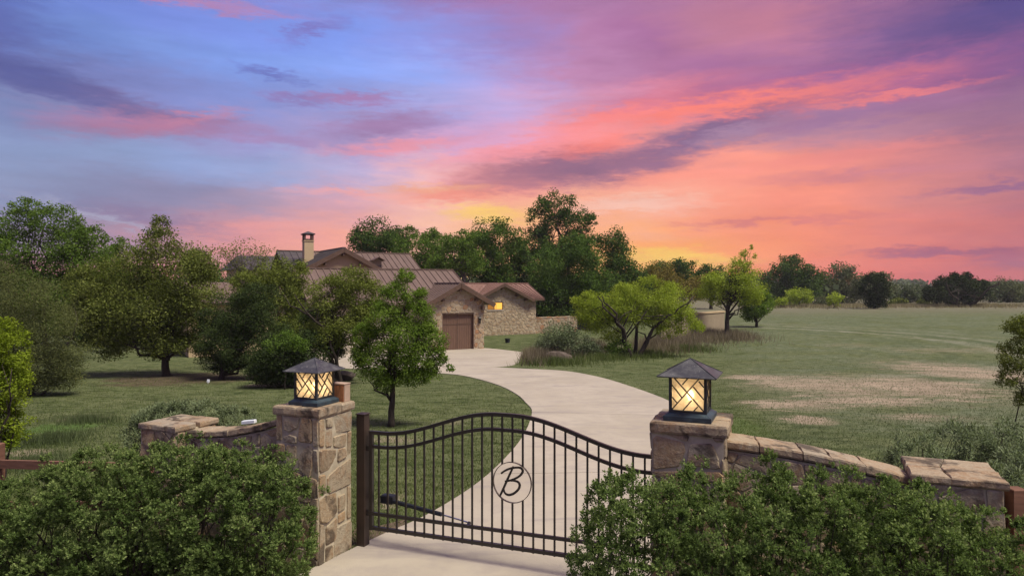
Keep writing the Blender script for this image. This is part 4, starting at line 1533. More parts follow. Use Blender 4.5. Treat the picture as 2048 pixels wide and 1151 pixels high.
b = MB(HM); b.box((wu - 3.60, wv + .045, Z0 + .06), (wu - 3.575, wv + .062, Z1 - .06)); b.build('window_bar', M['trim'], wf)
# wing roofs
roof_part((gu, wv + 2.24, WZ), (wu + .57, wv + 2.24, WZ), (wu + .57, wv - .33, WZ - 2.57 * WS), (gu + 2.6, wv - .33, WZ - 2.57 * WS), M['roof_red'])
roof_part((wu - 8, wv + 2.24, WZ), (gu, wv + 2.24, WZ), (gu - 2.6, wv - .33, WZ - 2.57 * WS), (wu - 8, wv - .33, WZ - 2.57 * WS), M['roof_red'])
roof_part((wu - 8, wv + 2.24, WZ), (wu + .57, wv + 2.24, WZ), (wu + .57, wv + 4.8, WZ - 2.57 * WS), (wu - 8, wv + 4.8, WZ - 2.57 * WS), M['roof_red'], rib=False)
ridge_cap((wu - 8, wv + 2.24, WZ), (wu + .59, wv + 2.24, WZ), M['roof_red'])
barge((wu + .56, wv + 2.24, WZ), (wu + .56, wv - .33, WZ - 2.57 * WS), .16)
b = MB(); b.bar(HP(wu - .45, wv - .36, WZ - 2.57 * WS - .06), HP(wu + .57, wv - .36, WZ - 2.57 * WS - .06), .05, .14); b.build('fascia', M['trim'], house)
ge = WZ - 2.67 * WS
roof_part((gu, wv - .42, WZ + .01), (gu, wv + 2.3, WZ + .01), (gu - 2.67, wv + 2.3, ge + .01), (gu - 2.67, wv - .42, ge + .01), M['roof_red'])
roof_part((gu, wv - .42, WZ + .01), (gu, wv + 2.3, WZ + .01), (gu + 2.67, wv + 2.3, ge + .01), (gu + 2.67, wv - .42, ge + .01), M['roof_red'])
barge((gu, wv - .44, WZ), (gu - 2.69, wv - .44, ge), .2); barge((gu, wv - .44, WZ - .003), (gu + 2.69, wv - .44, ge - .003), .2)
for du in (-1.6, -.1, 1.25, 2.0):
    b = MB(HM); zz = WZ - abs(du) * WS - .26
    b.box((gu + du - .07, wv - .38, zz - .15), (gu + du + .07, wv - .022, zz)); b.build('rafter_tail', M['trim'], house)

# main house behind
MZ, MV = 6.32, 14.5
wall_part('main_wall', M['stucco'], lambda b: (b.box((-8.9, 10.2, -.3), (.35, 18.8, 3.9)), b.box((-8.7, 9.02, -.3), (-3.45, 11, 4.75)),
          b.prism([(.33, 10.3, 3.9), (.33, 18.7, 3.9), (.33, MV, MZ - .15)], (-.3, 0, 0))))
wall_part('main_gable', M['stucco'], lambda b: b.prism([(-8.7, 9.01, 4.75), (-3.46, 9.01, 4.75), (-6.08, 9.01, MZ - .16)], (0, .5, 0)))
e3 = MZ - 3.1 * .53
roof_part((-6.08, 8.55, MZ + .01), (-6.08, 15.5, MZ + .01), (-9.18, 15.5, e3), (-9.18, 8.55, e3), M['roof_dark'], .5)
roof_part((-6.08, 8.55, MZ + .01), (-6.08, 14.4, MZ + .01), (-2.98, 14.4, e3), (-2.98, 8.55, e3), M['roof'], .5)
ridge_cap((-6.08, 8.53, MZ + .01), (-6.08, 15.5, MZ + .01), M['roof_dark'])
barge((-6.08, 8.52, MZ), (-9.2, 8.52, e3), .28); barge((-6.08, 8.52, MZ - .003), (-2.96, 8.52, e3), .28)
for du in (-1.2, 0, 1.2):
    b = MB(HM); zz = MZ - abs(du) * .53 - .34
    b.box((-6.08 + du - .08, 8.56, zz - .16), (-6.08 + du + .08, 9.0, zz)); b.build('rafter_tail', M['trim'], house)
roof_part((-7.0, MV, MZ), (.87, MV, MZ), (.87, 9.8, MZ - 4.7 * .53), (-7.0, 9.8, MZ - 4.7 * .53), M['roof'])
roof_part((-9.3, MV, MZ), (-7.0, MV, MZ), (-7.0, 9.8, MZ - 4.7 * .53), (-9.3, 9.8, MZ - 4.7 * .53), M['roof_dark'])
roof_part((-9.3, MV, MZ), (.87, MV, MZ), (.87, 19.2, MZ - 4.7 * .53), (-9.3, 19.2, MZ - 4.7 * .53), M['roof'], rib=False)
ridge_cap((-9.3, MV, MZ), (.89, MV, MZ), M['roof'])
barge((.86, MV, MZ), (.86, 9.8, MZ - 4.7 * .53), .2); barge((.86, MV, MZ), (.86, 19.2, MZ - 4.7 * .53), .2)
# roof vent
vu, vv = -2.45, 12.9
vz = MZ - 1.6 * .53
vn = wall_part('roof_vent', M['stucco_pale'], lambda b: b.prism([(vu - .36, vv - .35, vz - .4), (vu + .36, vv - .35, vz - .4), (vu + .36, vv - .35, vz + .22), (vu, vv - .35, vz + .42), (vu - .36, vv - .35, vz + .22)], (0, .9, 0)))
b = MB(HM); b.bar((vu, vv - .42, vz + .47), (vu - .48, vv - .42, vz + .20), .85, .03, Vector((.5, 0, 1))); 
b.bar((vu, vv - .42, vz + .47), (vu + .48, vv - .42, vz + .20), .85, .03, Vector((-.5, 0, 1))); b.build('vent_roof', M['trim'], vn)
# chimney with an open top
cu, cv = -7.65, 12.04
ch = wall_part('chimney', M['stucco'], lambda b: b.box((cu - .32, cv - .32, 3.6), (cu + .32, cv + .32, 6.92)))
b = MB(HM); b.box((cu - .36, cv - .36, 6.92), (cu + .36, cv + .36, 6.98)); b.build('chimney_ledge', M['stucco'], ch)
for sx in (-1, 1):
    for sy in (-1, 1):
        b = MB(HM); b.box((cu + sx * .27 - .05, cv + sy * .27 - .05, 6.98), (cu + sx * .27 + .05, cv + sy * .27 + .05, 7.38)); b.build('chimney_post', M['trim'], ch)
b = MB(HM); b.box((cu - .15, cv - .15, 6.98), (cu + .15, cv + .15, 7.10)); b.build('flue', M['stucco_pale'], ch)
b = MB(HM)
b.box((cu - .40, cv - .40, 7.38), (cu + .40, cv + .40, 7.44))
b.add([(cu - .44, cv - .44, 7.441), (cu + .44, cv - .44, 7.441), (cu + .44, cv + .44, 7.441), (cu - .44, cv + .44, 7.441), (cu, cv, 7.64)], [(3, 2, 1, 0), (0, 1, 4), (1, 2, 4), (2, 3, 4), (3, 0, 4)])
b.build('chimney_cap', M['roof_dark'], ch)
# hipped block to the left and a low roof beyond the trees
bu, bv = -8.9, 23.0
wall_part('left_wall', M['stucco'], lambda b: b.box((bu - 2.2, bv - 1.6, -.3), (bu + 2.2, bv + 3.6, 5.15)))
b = MB(HM)
b.add([(bu - 2.7, bv - 2.1, 5.1), (bu + 2.7, bv - 2.1, 5.1), (bu + 2.7, bv + 3.9, 5.1), (bu - 2.7, bv + 3.9, 5.1), (bu - 1.7, bv + .9, 6.32), (bu + 1.7, bv + .9, 6.32)],
      [(3, 2, 1, 0), (0, 1, 5, 4), (2, 3, 4, 5), (1, 2, 5), (3, 0, 4)])
b.build('hip_roof', M['roof_dark'], house)
wall_part('low_wall', M['stucco'], lambda b: b.box((-16, 3, -.3), (-11.2, 8, 3.0)))
roof_part((-16.6, 5.5, 4.0), (-10.9, 5.5, 4.0), (-10.9, 2.6, 2.9), (-16.6, 2.6, 2.9), M['roof'])
roof_part((-16.6, 5.5, 4.0), (-10.9, 5.5, 4.0), (-10.9, 8.4, 2.9), (-16.6, 8.4, 2.9), M['roof'], rib=False)

# low stone garden wall right of the wing
gwl = thing('garden_wall', 'low tan stone wall running right from the end of the house wing', 'stone wall', HP(wu + .02, wv + .3, 0), TH)
b = MB(HM); b.box((wu + .02, wv + .312, -.5), (wu + 4.2, wv + .55, 1.20)); b.build('core', M['house_mortar'], gwl)
rg = random.Random(61)
stone_region(gwl, voronoi([(wu + .02, -.3), (wu + 4.2, -.3), (wu + 4.2, 1.22), (wu + .02, 1.22)], .38, rg, .75), HP(0, wv + .3, 0), HU, UP, -HV, M['wall_stone'], 62)
rg = random.Random(63)
x = wu + .03
while x < wu + 4.1:
    l = rg.uniform(.4, .7); zt = 1.26 + rg.uniform(0, .06)
    b = MB(HM); b.box((x, wv + .27, 1.20), (min(x + l, wu + 4.2) - .01, wv + .58, zt), None, .02); b.build('coping_stone', M['wall_stone'], gwl)
    x += l
# dark panel fence beyond it
fp = HP(wu + 4.35, wv + .5, 0)
fn = thing('dark_fence', 'dark metal fence panel beyond the end of the low stone wall', 'fence', fp, TH)
for i in range(3):
    b = MB(HM); b.box((wu + 4.35 + i * 1.3, wv + .5, -.5), (wu + 4.41 + i * 1.3, wv + .56, 1.62)); b.build('post', M['black_metal'], fn)
for i in range(20):
    b = MB(HM); u = wu + 4.44 + i * .128; b.box((u, wv + .52, .1), (u + .03, wv + .54, 1.5)); b.build('picket', M['black_metal'], fn)
for zz in (.2, 1.5):
    b = MB(HM); b.box((wu + 4.41, wv + .515, zz), (wu + 7.0, wv + .545, zz + .05)); b.build('rail', M['black_metal'], fn)

# tan stucco wall among the mesquites
A_ = G(1322, 682); B_ = G(1449, 666)
sw = thing('stucco_wall', 'plain tan stucco garden wall with a flat cap behind the feathery trees', 'garden wall', (A_.x, A_.y, A_.z), 0)
D = (B_ - A_); D.z = 0; Ls = D.length; D.normalize(); Dn = Vector((-D.y, D.x, 0))
zt = CH - (633 - HY) / F * A_.y
b = MB(); b.prism([A_ - UP * .5, A_ + D * Ls - UP * .5, Vector((A_.x, A_.y, zt)) + D * Ls, Vector((A_.x, A_.y, zt))], Dn * .35); b.build('wall', M['stucco_pale'], sw)
b = MB(); b.prism([Vector((A_.x, A_.y, zt + .002)) - D * .05 - Dn * .05, Vector((A_.x, A_.y, zt + .002)) + D * (Ls + .05) - Dn * .05, Vector((A_.x, A_.y, zt + .12)) + D * (Ls + .05) - Dn * .05, Vector((A_.x, A_.y, zt + .12)) - D * .05 - Dn * .05], Dn * .45); b.build('wall_cap', M['stucco'], sw)

# bucket on the lawn, small white marker, rock
p = G(1015, 685)
bk = thing('bucket', 'small black bucket standing on the lawn below the lit window', 'bucket', p)
r0, hh = .17, .28
b = MB(Matrix.Translation(p))
n = 16
vs = []
for r_, z_ in ((r0 * .85, 0), (r0, hh), (r0 * .93, hh), (r0 * .8, .03)):
    vs += [(r_ * math.cos(2 * math.pi * i / n), r_ * math.sin(2 * math.pi * i / n), z_) for i in range(n)]
fs = [tuple(range(n - 1, -1, -1)), tuple(range(3 * n, 4 * n))] + [(k * n + i, k * n + (i + 1) % n, (k + 1) * n + (i + 1) % n, (k + 1) * n + i) for k in range(3) for i in range(n)]
b.add(vs, fs); b.build('body', M['bucket'], bk)
b = MB(Matrix.Translation(p)); b.tube([(r0 * 1.04 * math.cos(2 * math.pi * i / 16), r0 * 1.04 * math.sin(2 * math.pi * i / 16), hh - .02) for i in range(17)], .012, 5, False); b.build('rim', M['bucket'], bk)
p = G(416, 767)
b = MB(Matrix.Translation(p)); b.tube([(0, 0, -.03), (0, 0, .12)], .008, 5); b.add([(-.05, 0, .06), (.05, 0, .05), (.055, .01, .15), (-.03, .012, .16), (-.05, .02, .06), (.05, .02, .05), (.055, .03, .15), (-.03, .03, .16)], [(0, 1, 2, 3), (7, 6, 5, 4), (0, 4, 5, 1), (1, 5, 6, 2), (2, 6, 7, 3), (3, 7, 4, 0)])
o = b.build('white_marker', M['white_paint']); tag(o, 'tiny white marker flag on the lawn in front of the dark cedar', 'marker')


def rock(label, px, py, w, hgt, seed):
    g = G(px, py); rng = np.random.default_rng(seed)
    import bmesh
    bm = bmesh.new(); bmesh.ops.create_icosphere(bm, subdivisions=3, radius=1)
    off = [(unit(rng.normal(size=3)), rng.uniform(.55, .95)) for _ in range(16)]
    for v in bm.verts:
        d = np.array(v.co)
        for nrm, k in off:
            e = d @ nrm - k
            if e > 0:
                d = d - nrm * e
        v.co = (d[0] * w, d[1] * w * .7, (d[2] + .55) * hgt)
    me = bpy.data.meshes.new('rock'); bm.to_mesh(me); bm.free()
    me.materials.append(M['rock'])
    o = bpy.data.objects.new('rock', me); COL.objects.link(o); o.location = g
    tag(o, label, 'rock')


rock('flat brown rock among purple dry grass by the driveway wedge', 1117, 722, .75, .36, 3)
rock('low dark boulder lying on the lawn behind the left lantern', 690, 760, .55, .24, 5)

# ------------------------------------------------------------------ wooden fences
def rail_fence(label, posts, rails, root):
    rt = thing('rail_fence', label, 'fence', root, 0, 'brown rail fences')
    for (x, y, z0, z1, w) in posts:
        b = MB(); b.box((x - w / 2, y - w / 2, z0), (x + w / 2, y + w / 2, z1), None, .006); b.build('post', M['cedar'], rt)
    for p, q, w in rails:
        b = MB(); b.bar(p, q, .04, w); b.build('rail', M['cedar'], rt)


p0 = W(-4, 890, 8.3); p1 = W(150, 935, 7.9)
ztop = CH - (886 - HY) / F * 8.3
rail_fence('brown wooden rail fence at the left beside the yellow green shrub', [(p0.x, p0.y, -.1, ztop, .10), (p0.x - 2.4, p0.y + .25, -.1, ztop, .10), (p1.x + .6, 7.75, -.1, ztop - .1, .10)],
           [(W(2, 927, 8.27), W(2, 927, 8.27) + (W(112, 930, 8.0) - W(2, 927, 8.27)) * 2.6, .10), (W(-2, 927, 8.33), W(-2, 927, 8.33) + Vector((-2.4, .25, 0)), .10),
            (W(2, 1010, 8.27), W(2, 1010, 8.27) + (W(112, 1010, 8.0) - W(2, 1010, 8.27)) * 2.6, .10)], (p0.x, p0.y, 0))
q0 = W(2032, 975, 5.35)
rail_fence('brown wooden fence post and rails at the right end of the stone wall', [(q0.x, q0.y, -.1, q0.z, .115), (q0.x + .28, q0.y - .05, -.1, q0.z - .06, .12)],
           [(Vector((q0.x, q0.y - .03, q0.z - .25)), Vector((q0.x + 2.2, q0.y - .6, q0.z - .25)), .12), (Vector((q0.x, q0.y - .03, q0.z - .75)), Vector((q0.x + 2.2, q0.y - .6, q0.z - .75)), .12)], (q0.x, q0.y, 0))


# ------------------------------------------------------------------ vegetation
def blob_world(blobs, Y):
    out = []
    for bl in blobs:
        px, py, rx, ry = bl[0], bl[1], bl[2] * 1.12, bl[3] * 1.12
        dy = bl[4] if len(bl) > 4 else 0.0
        k = Y / F
        c = W(px, py, Y)
        r = max(rx, ry) * k
        out.append((np.array([c.x, c.y + dy * k, c.z]), np.array([rx * k, min(rx, 1.3 * ry) * k, ry * k])))
    return out


def make_clumps(bw, spread, rng, per=1.0):
    """clump centres through the crown, denser near its surface"""
    C, S, D = [], [], []
    for c, r in bw:
        n = max(8, int(per * 26))
        d = unit(rng.normal(size=(n, 3)))
        rad = rng.uniform(.12, 1.0, n) ** .4
        p = c + d * r * (rad * (1 - spread * .5))[:, None]
        C.append(p); D.append(d); S.append(np.full(n, (r[0] * r[1] * r[2]) ** (1 / 3)))
    return np.concatenate(C), np.concatenate(S), np.concatenate(D)


def foliage(name, bw, n, leaf, width, mat, parent, rng, spread=.38, per=1.0, droop=0.0, upness=.35, floor=True):
    C, S, D = make_clumps(bw, spread, rng, per)
    wgt = S ** 2
    idx = rng.choice(len(C), n, p=wgt / wgt.sum())
    g = rng.normal(size=(n, 3))
    g = unit(g) * (rng.uniform(0, 1, n) ** .5)[:, None]
    P = C[idx] + g * (S[idx] * spread)[:, None] * np.array([1.1, 1.1, .85])
    if floor:
        z = ground_z(P[:, 0], P[:, 1]) + .04
        P[:, 2] = np.maximum(P[:, 2], z + rng.uniform(0, .3, n))
    A = unit(rng.normal(size=(n, 3)) + np.array([0, 0, -droop]))
    Nn = unit(rng.normal(size=(n, 3)) * .75 + g * .8 + D[idx] * .3 + np.array([0, 0, upness]))
    ct = rng.uniform(0, 1, len(C))
    t = ct[idx] * .45 + rng.uniform(0, .55, n)
    ln = leaf * rng.uniform(.65, 1.3, n)
    V = leaf_quads(P, A, Nn, ln, ln * width)
    return quads_object(name, V, t, mat, parent), C


def branch_path(a, b, rng, n=5, wig=.08):
    a = np.array(a); b = np.array(b)
    l = np.linalg.norm(b - a)
    pts = []
    for i in range(n + 1):
        t = i / n
        p = a + (b - a) * t + rng.normal(size=3) * l * wig * math.sin(math.pi * t)
        pts.append(p)
    return pts


def tree(name, label, cat, Y, blobs, base, mat, leaf_px=2.3, cov=4.2, width=.5, bark='bark', trunk_px=7, trunks=1, limbs=16, spread=.40, per=1.0, droop=0.0, seed=1, group=None, fork=None, upness=.35, lift=0.0, maxn=52000, foot=None):
    rng = np.random.default_rng(seed)
    k = Y / F
    bx = (base - CX) / F * Y
    z0 = gz(bx, Y)
    rt = thing(name, label, cat, (bx, Y, z0), 0, group)
    bw = blob_world(blobs, Y)
    area = sum(math.pi * b[2] * b[3] / 4 for b in blobs)           # half-resolution pixels
    leaf_px *= .88
    n = int(min(maxn, 1.3 * cov * area / (leaf_px * leaf_px * width * .8)))
    width *= 1.2
    o, C = foliage('crown', bw, max(n, 60), leaf_px * 2 * k, width, mat, rt, rng, spread, per, droop, upness)
    # trunk and limbs
    cz = np.mean([b[0] for b in bw], 0)
    low = min(b[0][2] - b[1][2] for b in bw)
    b = MB()
    fz = fork if fork is not None else max(z0 + .3, low + .15 * (cz[2] - low))
    r0 = trunk_px * k / 2
    for q in range(trunks):
        ang = rng.uniform(0, 6.28)
        off = np.array([math.cos(ang), math.sin(ang), 0]) * (r0 * 2.2 if trunks > 1 else 0)
        bb = np.array([bx, Y, z0 - .1]) + off
        top = cz + np.array([off[0] * 12, off[1] * 8, (max(x[0][2] for x in bw) - cz[2]) * .5])
        fk = np.array([bx + (cz[0] - bx) * .12 + off[0] * 4, Y + off[1] * 4, fz])
        tr1 = branch_path(bb, fk, rng, 5, .03 if trunks > 1 else .012)
        tr2 = branch_path(fk, top, rng, 6, .06)
        path = tr1 + tr2[1:]
        nn = len(path)
        rr = [r0 * (1.25 if i == 0 else 1) * (1 - .80 * i / (nn - 1)) for i in range(nn)]
        b.tube(path, rr, 7)
        ids = rng.choice(len(C), min(len(C), limbs), replace=False)
        for j in ids:
            s = rng.integers(3, nn - 2)
            a = path[s]
            if C[j][2] < fz + .05:
                continue
            e = a + (C[j] - a) * rng.uniform(.8, 1.0)
            br = branch_path(a, e, rng, 4, .09)
            r1 = rr[s] * .55
            b.tube(br, [r1, r1 * .75, r1 * .5, r1 * .3, r1 * .12], 5)
            for _ in range(2):
                m = br[rng.integers(1, 4)]
                e2 = C[rng.integers(len(C))]
                if np.linalg.norm(e2 - m) < np.linalg.norm(e - a) * .9:
                    tw = branch_path(m, e2, rng, 3, .1)
                    b.tube(tw, [r1 * .35, r1 * .25, r1 * .15, r1 * .06], 4)
    b.build('trunk', M[bark], rt, True)
    return rt


LF = M
# --- left side, from far to near
tree('oak_tree', 'large airy green tree at the far left, topmost of the left trees', 'tree', 34, [(70, 530, 80, 70), (160, 510, 60, 60), (35, 450, 48, 34), (120, 445, 56, 34), (60, 415, 40, 22), (185, 470, 36, 26), (110, 600, 90, 60), (10, 520, 50, 60), (20, 600, 60, 70)], 90,
     LF['lf_green'], 2.3, 3.4, limbs=34, spread=.30, per=1.3, seed=2, trunk_px=11)
tree('oak_tree', 'small airy tree showing between the large left tree and the olive tree', 'tree', 38, [(235, 490, 30, 18), (262, 505, 22, 16), (215, 520, 36, 30), (250, 540, 30, 30)], 235, LF['lf_green'], 2.2, 2.2, limbs=18, seed=4, spread=.32)
tree('twiggy_tree', 'thin pale tree with sparse leaves against the pink sky beside the house', 'tree', 40, [(490, 495, 44, 20), (455, 515, 30, 24), (530, 505, 26, 16), (505, 530, 45, 25), (440, 500, 18, 16)], 490, LF['lf_olive_light'], 2.0, .55, bark='bark_grey', limbs=34, seed=5, spread=.4, per=1.6, trunk_px=4, trunks=3)
tree('oak_tree', 'dark green tree low behind the right shoulder of the olive tree', 'tree', 48, [(420, 550, 30, 30), (390, 520, 30, 26), (445, 575, 36, 30)], 420, LF['lf_oak'], 2.2, 3.2, seed=6)
tree('shrub', 'dark shrub mass in the shade behind the broad olive tree, left part', 'shrub', 44, [(150, 640, 60, 50), (210, 660, 50, 40), (100, 650, 40, 44)], 160, LF['lf_oak'], 2.3, 4.2, seed=90)
tree('shrub', 'dark shrub mass in the shade behind the trunk of the olive tree', 'shrub', 43, [(290, 650, 60, 46), (350, 655, 50, 42), (400, 650, 46, 44)], 330, LF['lf_cedar'], 2.3, 4.2, seed=91)
tree('oak_tree', 'green tree filling the gap between the two left trees', 'tree', 42, [(190, 540, 50, 46), (240, 575, 50, 46), (130, 590, 50, 46)], 200, LF['lf_green'], 2.3, 3.8, seed=92)
tree('shrub', 'dark shrub behind the cedar and the olive topped tree', 'shrub', 33, [(470, 660, 50, 46), (560, 670, 60, 40), (620, 660, 40, 46)], 520, LF['lf_oak'], 2.2, 4.0, seed=93)
tree('elm_tree', 'broad olive green tree with a pointed top and a dark bare trunk on the lawn', 'tree', 27, [(320, 490, 44, 44), (322, 452, 20, 24), (250, 545, 70, 50), (350, 555, 84, 66), (290, 615, 130, 66), (395, 600, 50, 70), (205, 600, 66, 62), (335, 680, 76, 36), (220, 675, 62, 44), (412, 672, 40, 46), (165, 570, 34, 40), (400, 540, 34, 30), (170, 640, 40, 44)], 333,
     LF['lf_olive'], 2.3, 5.0, maxn=80000, seed=8, limbs=30, spread=.34, per=1.5, trunk_px=17, fork=W(333, 700, 26).z)
tree('cedar_tree', 'olive topped tree rising behind the dark cedar in front of the house roofs', 'tree', 30, [(560, 548, 56, 32), (590, 545, 30, 26), (525, 590, 66, 44), (488, 565, 30, 28), (600, 600, 40, 40), (590, 650, 44, 44)], 560, LF['lf_olive_light'], 2.2, 3.8, seed=10, spread=.34, per=1.3)
tree('cedar_tree', 'dark cedar with low spreading boughs beside the broad olive tree', 'tree', 25.6, [(440, 690, 52, 50), (475, 640, 60, 58), (510, 600, 44, 44), (450, 722, 44, 26), (530, 660, 50, 60), (500, 720, 50, 24), (420, 640, 26, 34)], 442,
     LF['lf_cedar'], 2.0, 5.0, width=.4, seed=11, spread=.30, per=1.6, trunk_px=14)
tree('cedar_tree', 'olive crowned tree on dark stems behind the bright young tree', 'tree', 24, [(690, 558, 52, 30), (660, 590, 42, 38), (722, 590, 46, 48), (690, 635, 62, 44), (652, 670, 46, 36), (725, 670, 30, 36)], 694, LF['lf_olive_light'], 2.2, 3.6, seed=12, spread=.34, per=1.3, trunk_px=9, trunks=2, fork=W(690, 680, 24).z)
tree('shrub', 'dark evergreen shrub on stems between the cedar and the olive crowned tree', 'shrub', 25, [(640, 650, 40, 50), (668, 690, 36, 32), (720, 640, 28, 44)], 650, LF['lf_cedar'], 2.0, 4.5, width=.4, seed=14, trunks=2, trunk_px=6)
tree('shrub', 'round dark green shrub with brighter top directly behind the left lantern', 'shrub', 23.2, [(560, 758, 60, 18), (560, 720, 62, 48), (612, 700, 42, 40), (535, 742, 44, 28), (600, 745, 50, 26)], 565, LF['lf_cedar'], 2.1, 4.6, seed=15, trunks=3, trunk_px=4, per=1.5)
tree('shrub', 'small bright green sapling growing up through the round dark shrub', 'shrub', 22.5, [(568, 680, 34, 20), (600, 690, 26, 18), (545, 694, 22, 14)], 570, LF['lf_green'], 2.2, 3.0, seed=16, trunk_px=3)
tree('shrub', 'large soft grey green shrub with rusty blossoms at the left edge', 'shrub', 21, [(60, 765, 90, 24), (130, 760, 48, 26), (55, 600, 74, 60), (105, 680, 66, 74), (10, 550, 46, 36), (60, 735, 95, 44), (135, 715, 42, 52), (10, 660, 60, 70)], 70, LF['lf_rustgrey'], 1.9, 4.8, width=.4, seed=18, trunks=4, trunk_px=7, spread=.33, per=1.8)
tree('shrub', 'bright yellow green shrub cut by the left edge behind the rail fence', 'shrub', 10, [(10, 695, 42, 58), (16, 775, 44, 56), (12, 855, 42, 44), (38, 735, 20, 26), (-50, 760, 60, 120)], 5, LF['lf_yellow'], 2.7, 5.0, seed=19, trunks=3, trunk_px=8, spread=.30, per=2)
tree('young_tree', 'bright green young tree with a single thin trunk on the lawn before the garage', 'tree', 15.6, [(812, 552, 18, 18), (798, 585, 34, 28), (832, 598, 24, 28), (775, 630, 44, 34), (835, 640, 40, 38), (732, 668, 28, 26), (795, 680, 74, 44), (862, 680, 30, 42), (750, 722, 46, 36), (836, 728, 50, 30), (768, 765, 28, 20), (884, 718, 14, 14), (718, 705, 22, 22), (800, 752, 54, 24), (850, 748, 34, 18), (900, 735, 10, 9)], 782,
     LF['lf_bright'], 2.1, 5.2, seed=21, limbs=30, spread=.33, per=1.5, trunk_px=15, fork=W(785, 765, 15.6).z)
# --- behind the house
tree('oak_tree', 'dark round tree behind the brown roof next to the chimney', 'tree', 70, [(755, 472, 48, 34), (722, 482, 24, 28), (795, 482, 28, 28), (760, 500, 60, 20)], 755, LF['lf_oak'], 2.2, 4.6, seed=23)
tree('oak_tree', 'mid green tree behind the right end of the upper roof', 'tree', 66, [(835, 500, 54, 36), (862, 472, 26, 16), (880, 490, 26, 26), (822, 466, 16, 16), (850, 530, 50, 20)], 840, LF['lf_green'], 2.2, 3.8, seed=24)
tree('oak_tree', 'broad oak with pale limbs rising behind the garage ridge', 'tree', 62, [(985, 478, 52, 42), (1010, 530, 46, 50), (975, 545, 66, 38), (1038, 500, 24, 32), (960, 500, 40, 40), (1000, 580, 50, 30)], 965, LF['lf_mid'], 2.3, 4.2, bark='bark_grey', seed=25, limbs=26, trunk_px=11, spread=.32, per=1.3)
tree('oak_tree', 'bright green oak with a pale forked trunk just above the garage ridge', 'tree', 58, [(915, 508, 40, 34), (905, 486, 26, 20), (935, 480, 24, 24), (890, 530, 34, 26), (945, 525, 30, 26)], 930, LF['lf_green'], 2.3, 4.0, bark='bark_grey', seed=96, limbs=24, trunk_px=11)
tree('oak_tree', 'tallest dark tree of the grove with sky showing through its crown', 'tree', 78, [(1108, 415, 50, 30), (1085, 440, 36, 34), (1148, 445, 40, 32), (1180, 440, 18, 13), (1070, 490, 40, 40), (1130, 490, 60, 40), (1100, 520, 60, 40)], 1110, LF['lf_oak'], 2.3, 3.2, seed=26, limbs=36, spread=.30, per=1.3, trunk_px=12)
tree('oak_tree', 'dark tree at the right shoulder of the grove', 'tree', 70, [(1222, 482, 32, 34), (1245, 530, 36, 44), (1215, 550, 50, 56), (1268, 575, 36, 46), (1240, 610, 50, 40)], 1230, LF['lf_oak'], 2.3, 4.2, seed=27, per=1.3)
tree('oak_tree', 'full round green tree in front of the grove, right of the house wing', 'tree', 60, [(1140, 525, 62, 50), (1115, 585, 62, 56), (1178, 560, 46, 56), (1088, 555, 38, 50), (1130, 630, 70, 24), (1150, 490, 34, 24)], 1135, LF['lf_mid'], 2.3, 4.6, seed=28, per=1.5, spread=.34)
tree('oak_tree', 'dark bush filling the shade behind the low stone wall', 'tree', 62, [(1100, 622, 46, 24), (1160, 625, 50, 24), (1050, 545, 30, 40), (1040, 590, 40, 30), (990, 555, 30, 22)], 1100, LF['lf_cedar'], 2.2, 4.4, seed=29)
tree('oak_tree', 'dark green tree beyond the yellow green mesquite, left of the rusty tree', 'tree', 92, [(1300, 565, 36, 40), (1355, 535, 30, 20), (1330, 560, 40, 36), (1380, 548, 22, 26)], 1320, LF['lf_oak'], 2.2, 4.4, seed=30)
tree('rusty_tree', 'rusty olive tree standing between the two mesquites', 'tree', 74, [(1322, 550, 34, 26), (1350, 580, 44, 32), (1390, 575, 26, 26)], 1345, LF['lf_rust'], 2.1, 3.6, seed=31)
tree('oak_tree', 'small dark treetop showing just left of the tall mesquite', 'tree', 100, [(1422, 543, 28, 16), (1420, 565, 40, 22)], 1422, LF['lf_oak'], 2.2, 4.4, seed=32)
# --- mesquites
tree('mesquite_tree', 'tall feathery mesquite with one crooked trunk and a wispy top', 'tree', 50, [(1460, 560, 46, 28), (1428, 576, 32, 24), (1498, 568, 34, 32), (1478, 532, 24, 18), (1488, 507, 12, 9), (1502, 494, 5, 6), (1510, 512, 6, 7), (1440, 602, 32, 11), (1408, 588, 18, 14), (1505, 598, 24, 14), (1462, 584, 42, 22), (1420, 560, 22, 16)], 1453,
     LF['lf_mesquite'], 2.4, 2.5, width=.30, seed=34, limbs=34, spread=.40, per=1.2, droop=.5, trunk_px=11, fork=W(1455, 618, 50).z)
tree('shrub', 'round bright green bush touching the right side of the tall mesquite', 'shrub', 62, [(1513, 604, 32, 30), (1532, 606, 16, 22), (1508, 626, 28, 16), (1496, 606, 18, 26)], 1513, LF['lf_bright'], 2.2, 4.2, seed=35)
tree('mesquite_tree', 'wide yellow green mesquite with several leaning dark trunks', 'tree', 36.3, [(1285, 590, 52, 24), (1212, 612, 48, 26), (1335, 604, 46, 34), (1265, 614, 70, 26), (1175, 612, 28, 14), (1368, 628, 22, 32), (1190, 640, 26, 16), (1345, 640, 30, 16), (1250, 600, 40, 28), (1155, 600, 14, 10), (1178, 590, 16, 10), (1302, 562, 26, 12), (1245, 576, 18, 12), (1345, 574, 22, 14), (1385, 640, 12, 24), (1262, 636, 66, 20), (1210, 634, 44, 18), (1320, 632, 48, 20), (1195, 655, 36, 14), (1338, 658, 36, 16), (1165, 632, 22, 16), (1398, 652, 14, 14), (1228, 672, 28, 16)], 1266,
     LF['lf_mesquite'], 2.2, 3.0, width=.30, seed=36, limbs=7, spread=.44, per=1.1, droop=.6, trunk_px=9, trunks=5, fork=W(1270, 655, 36.3).z)
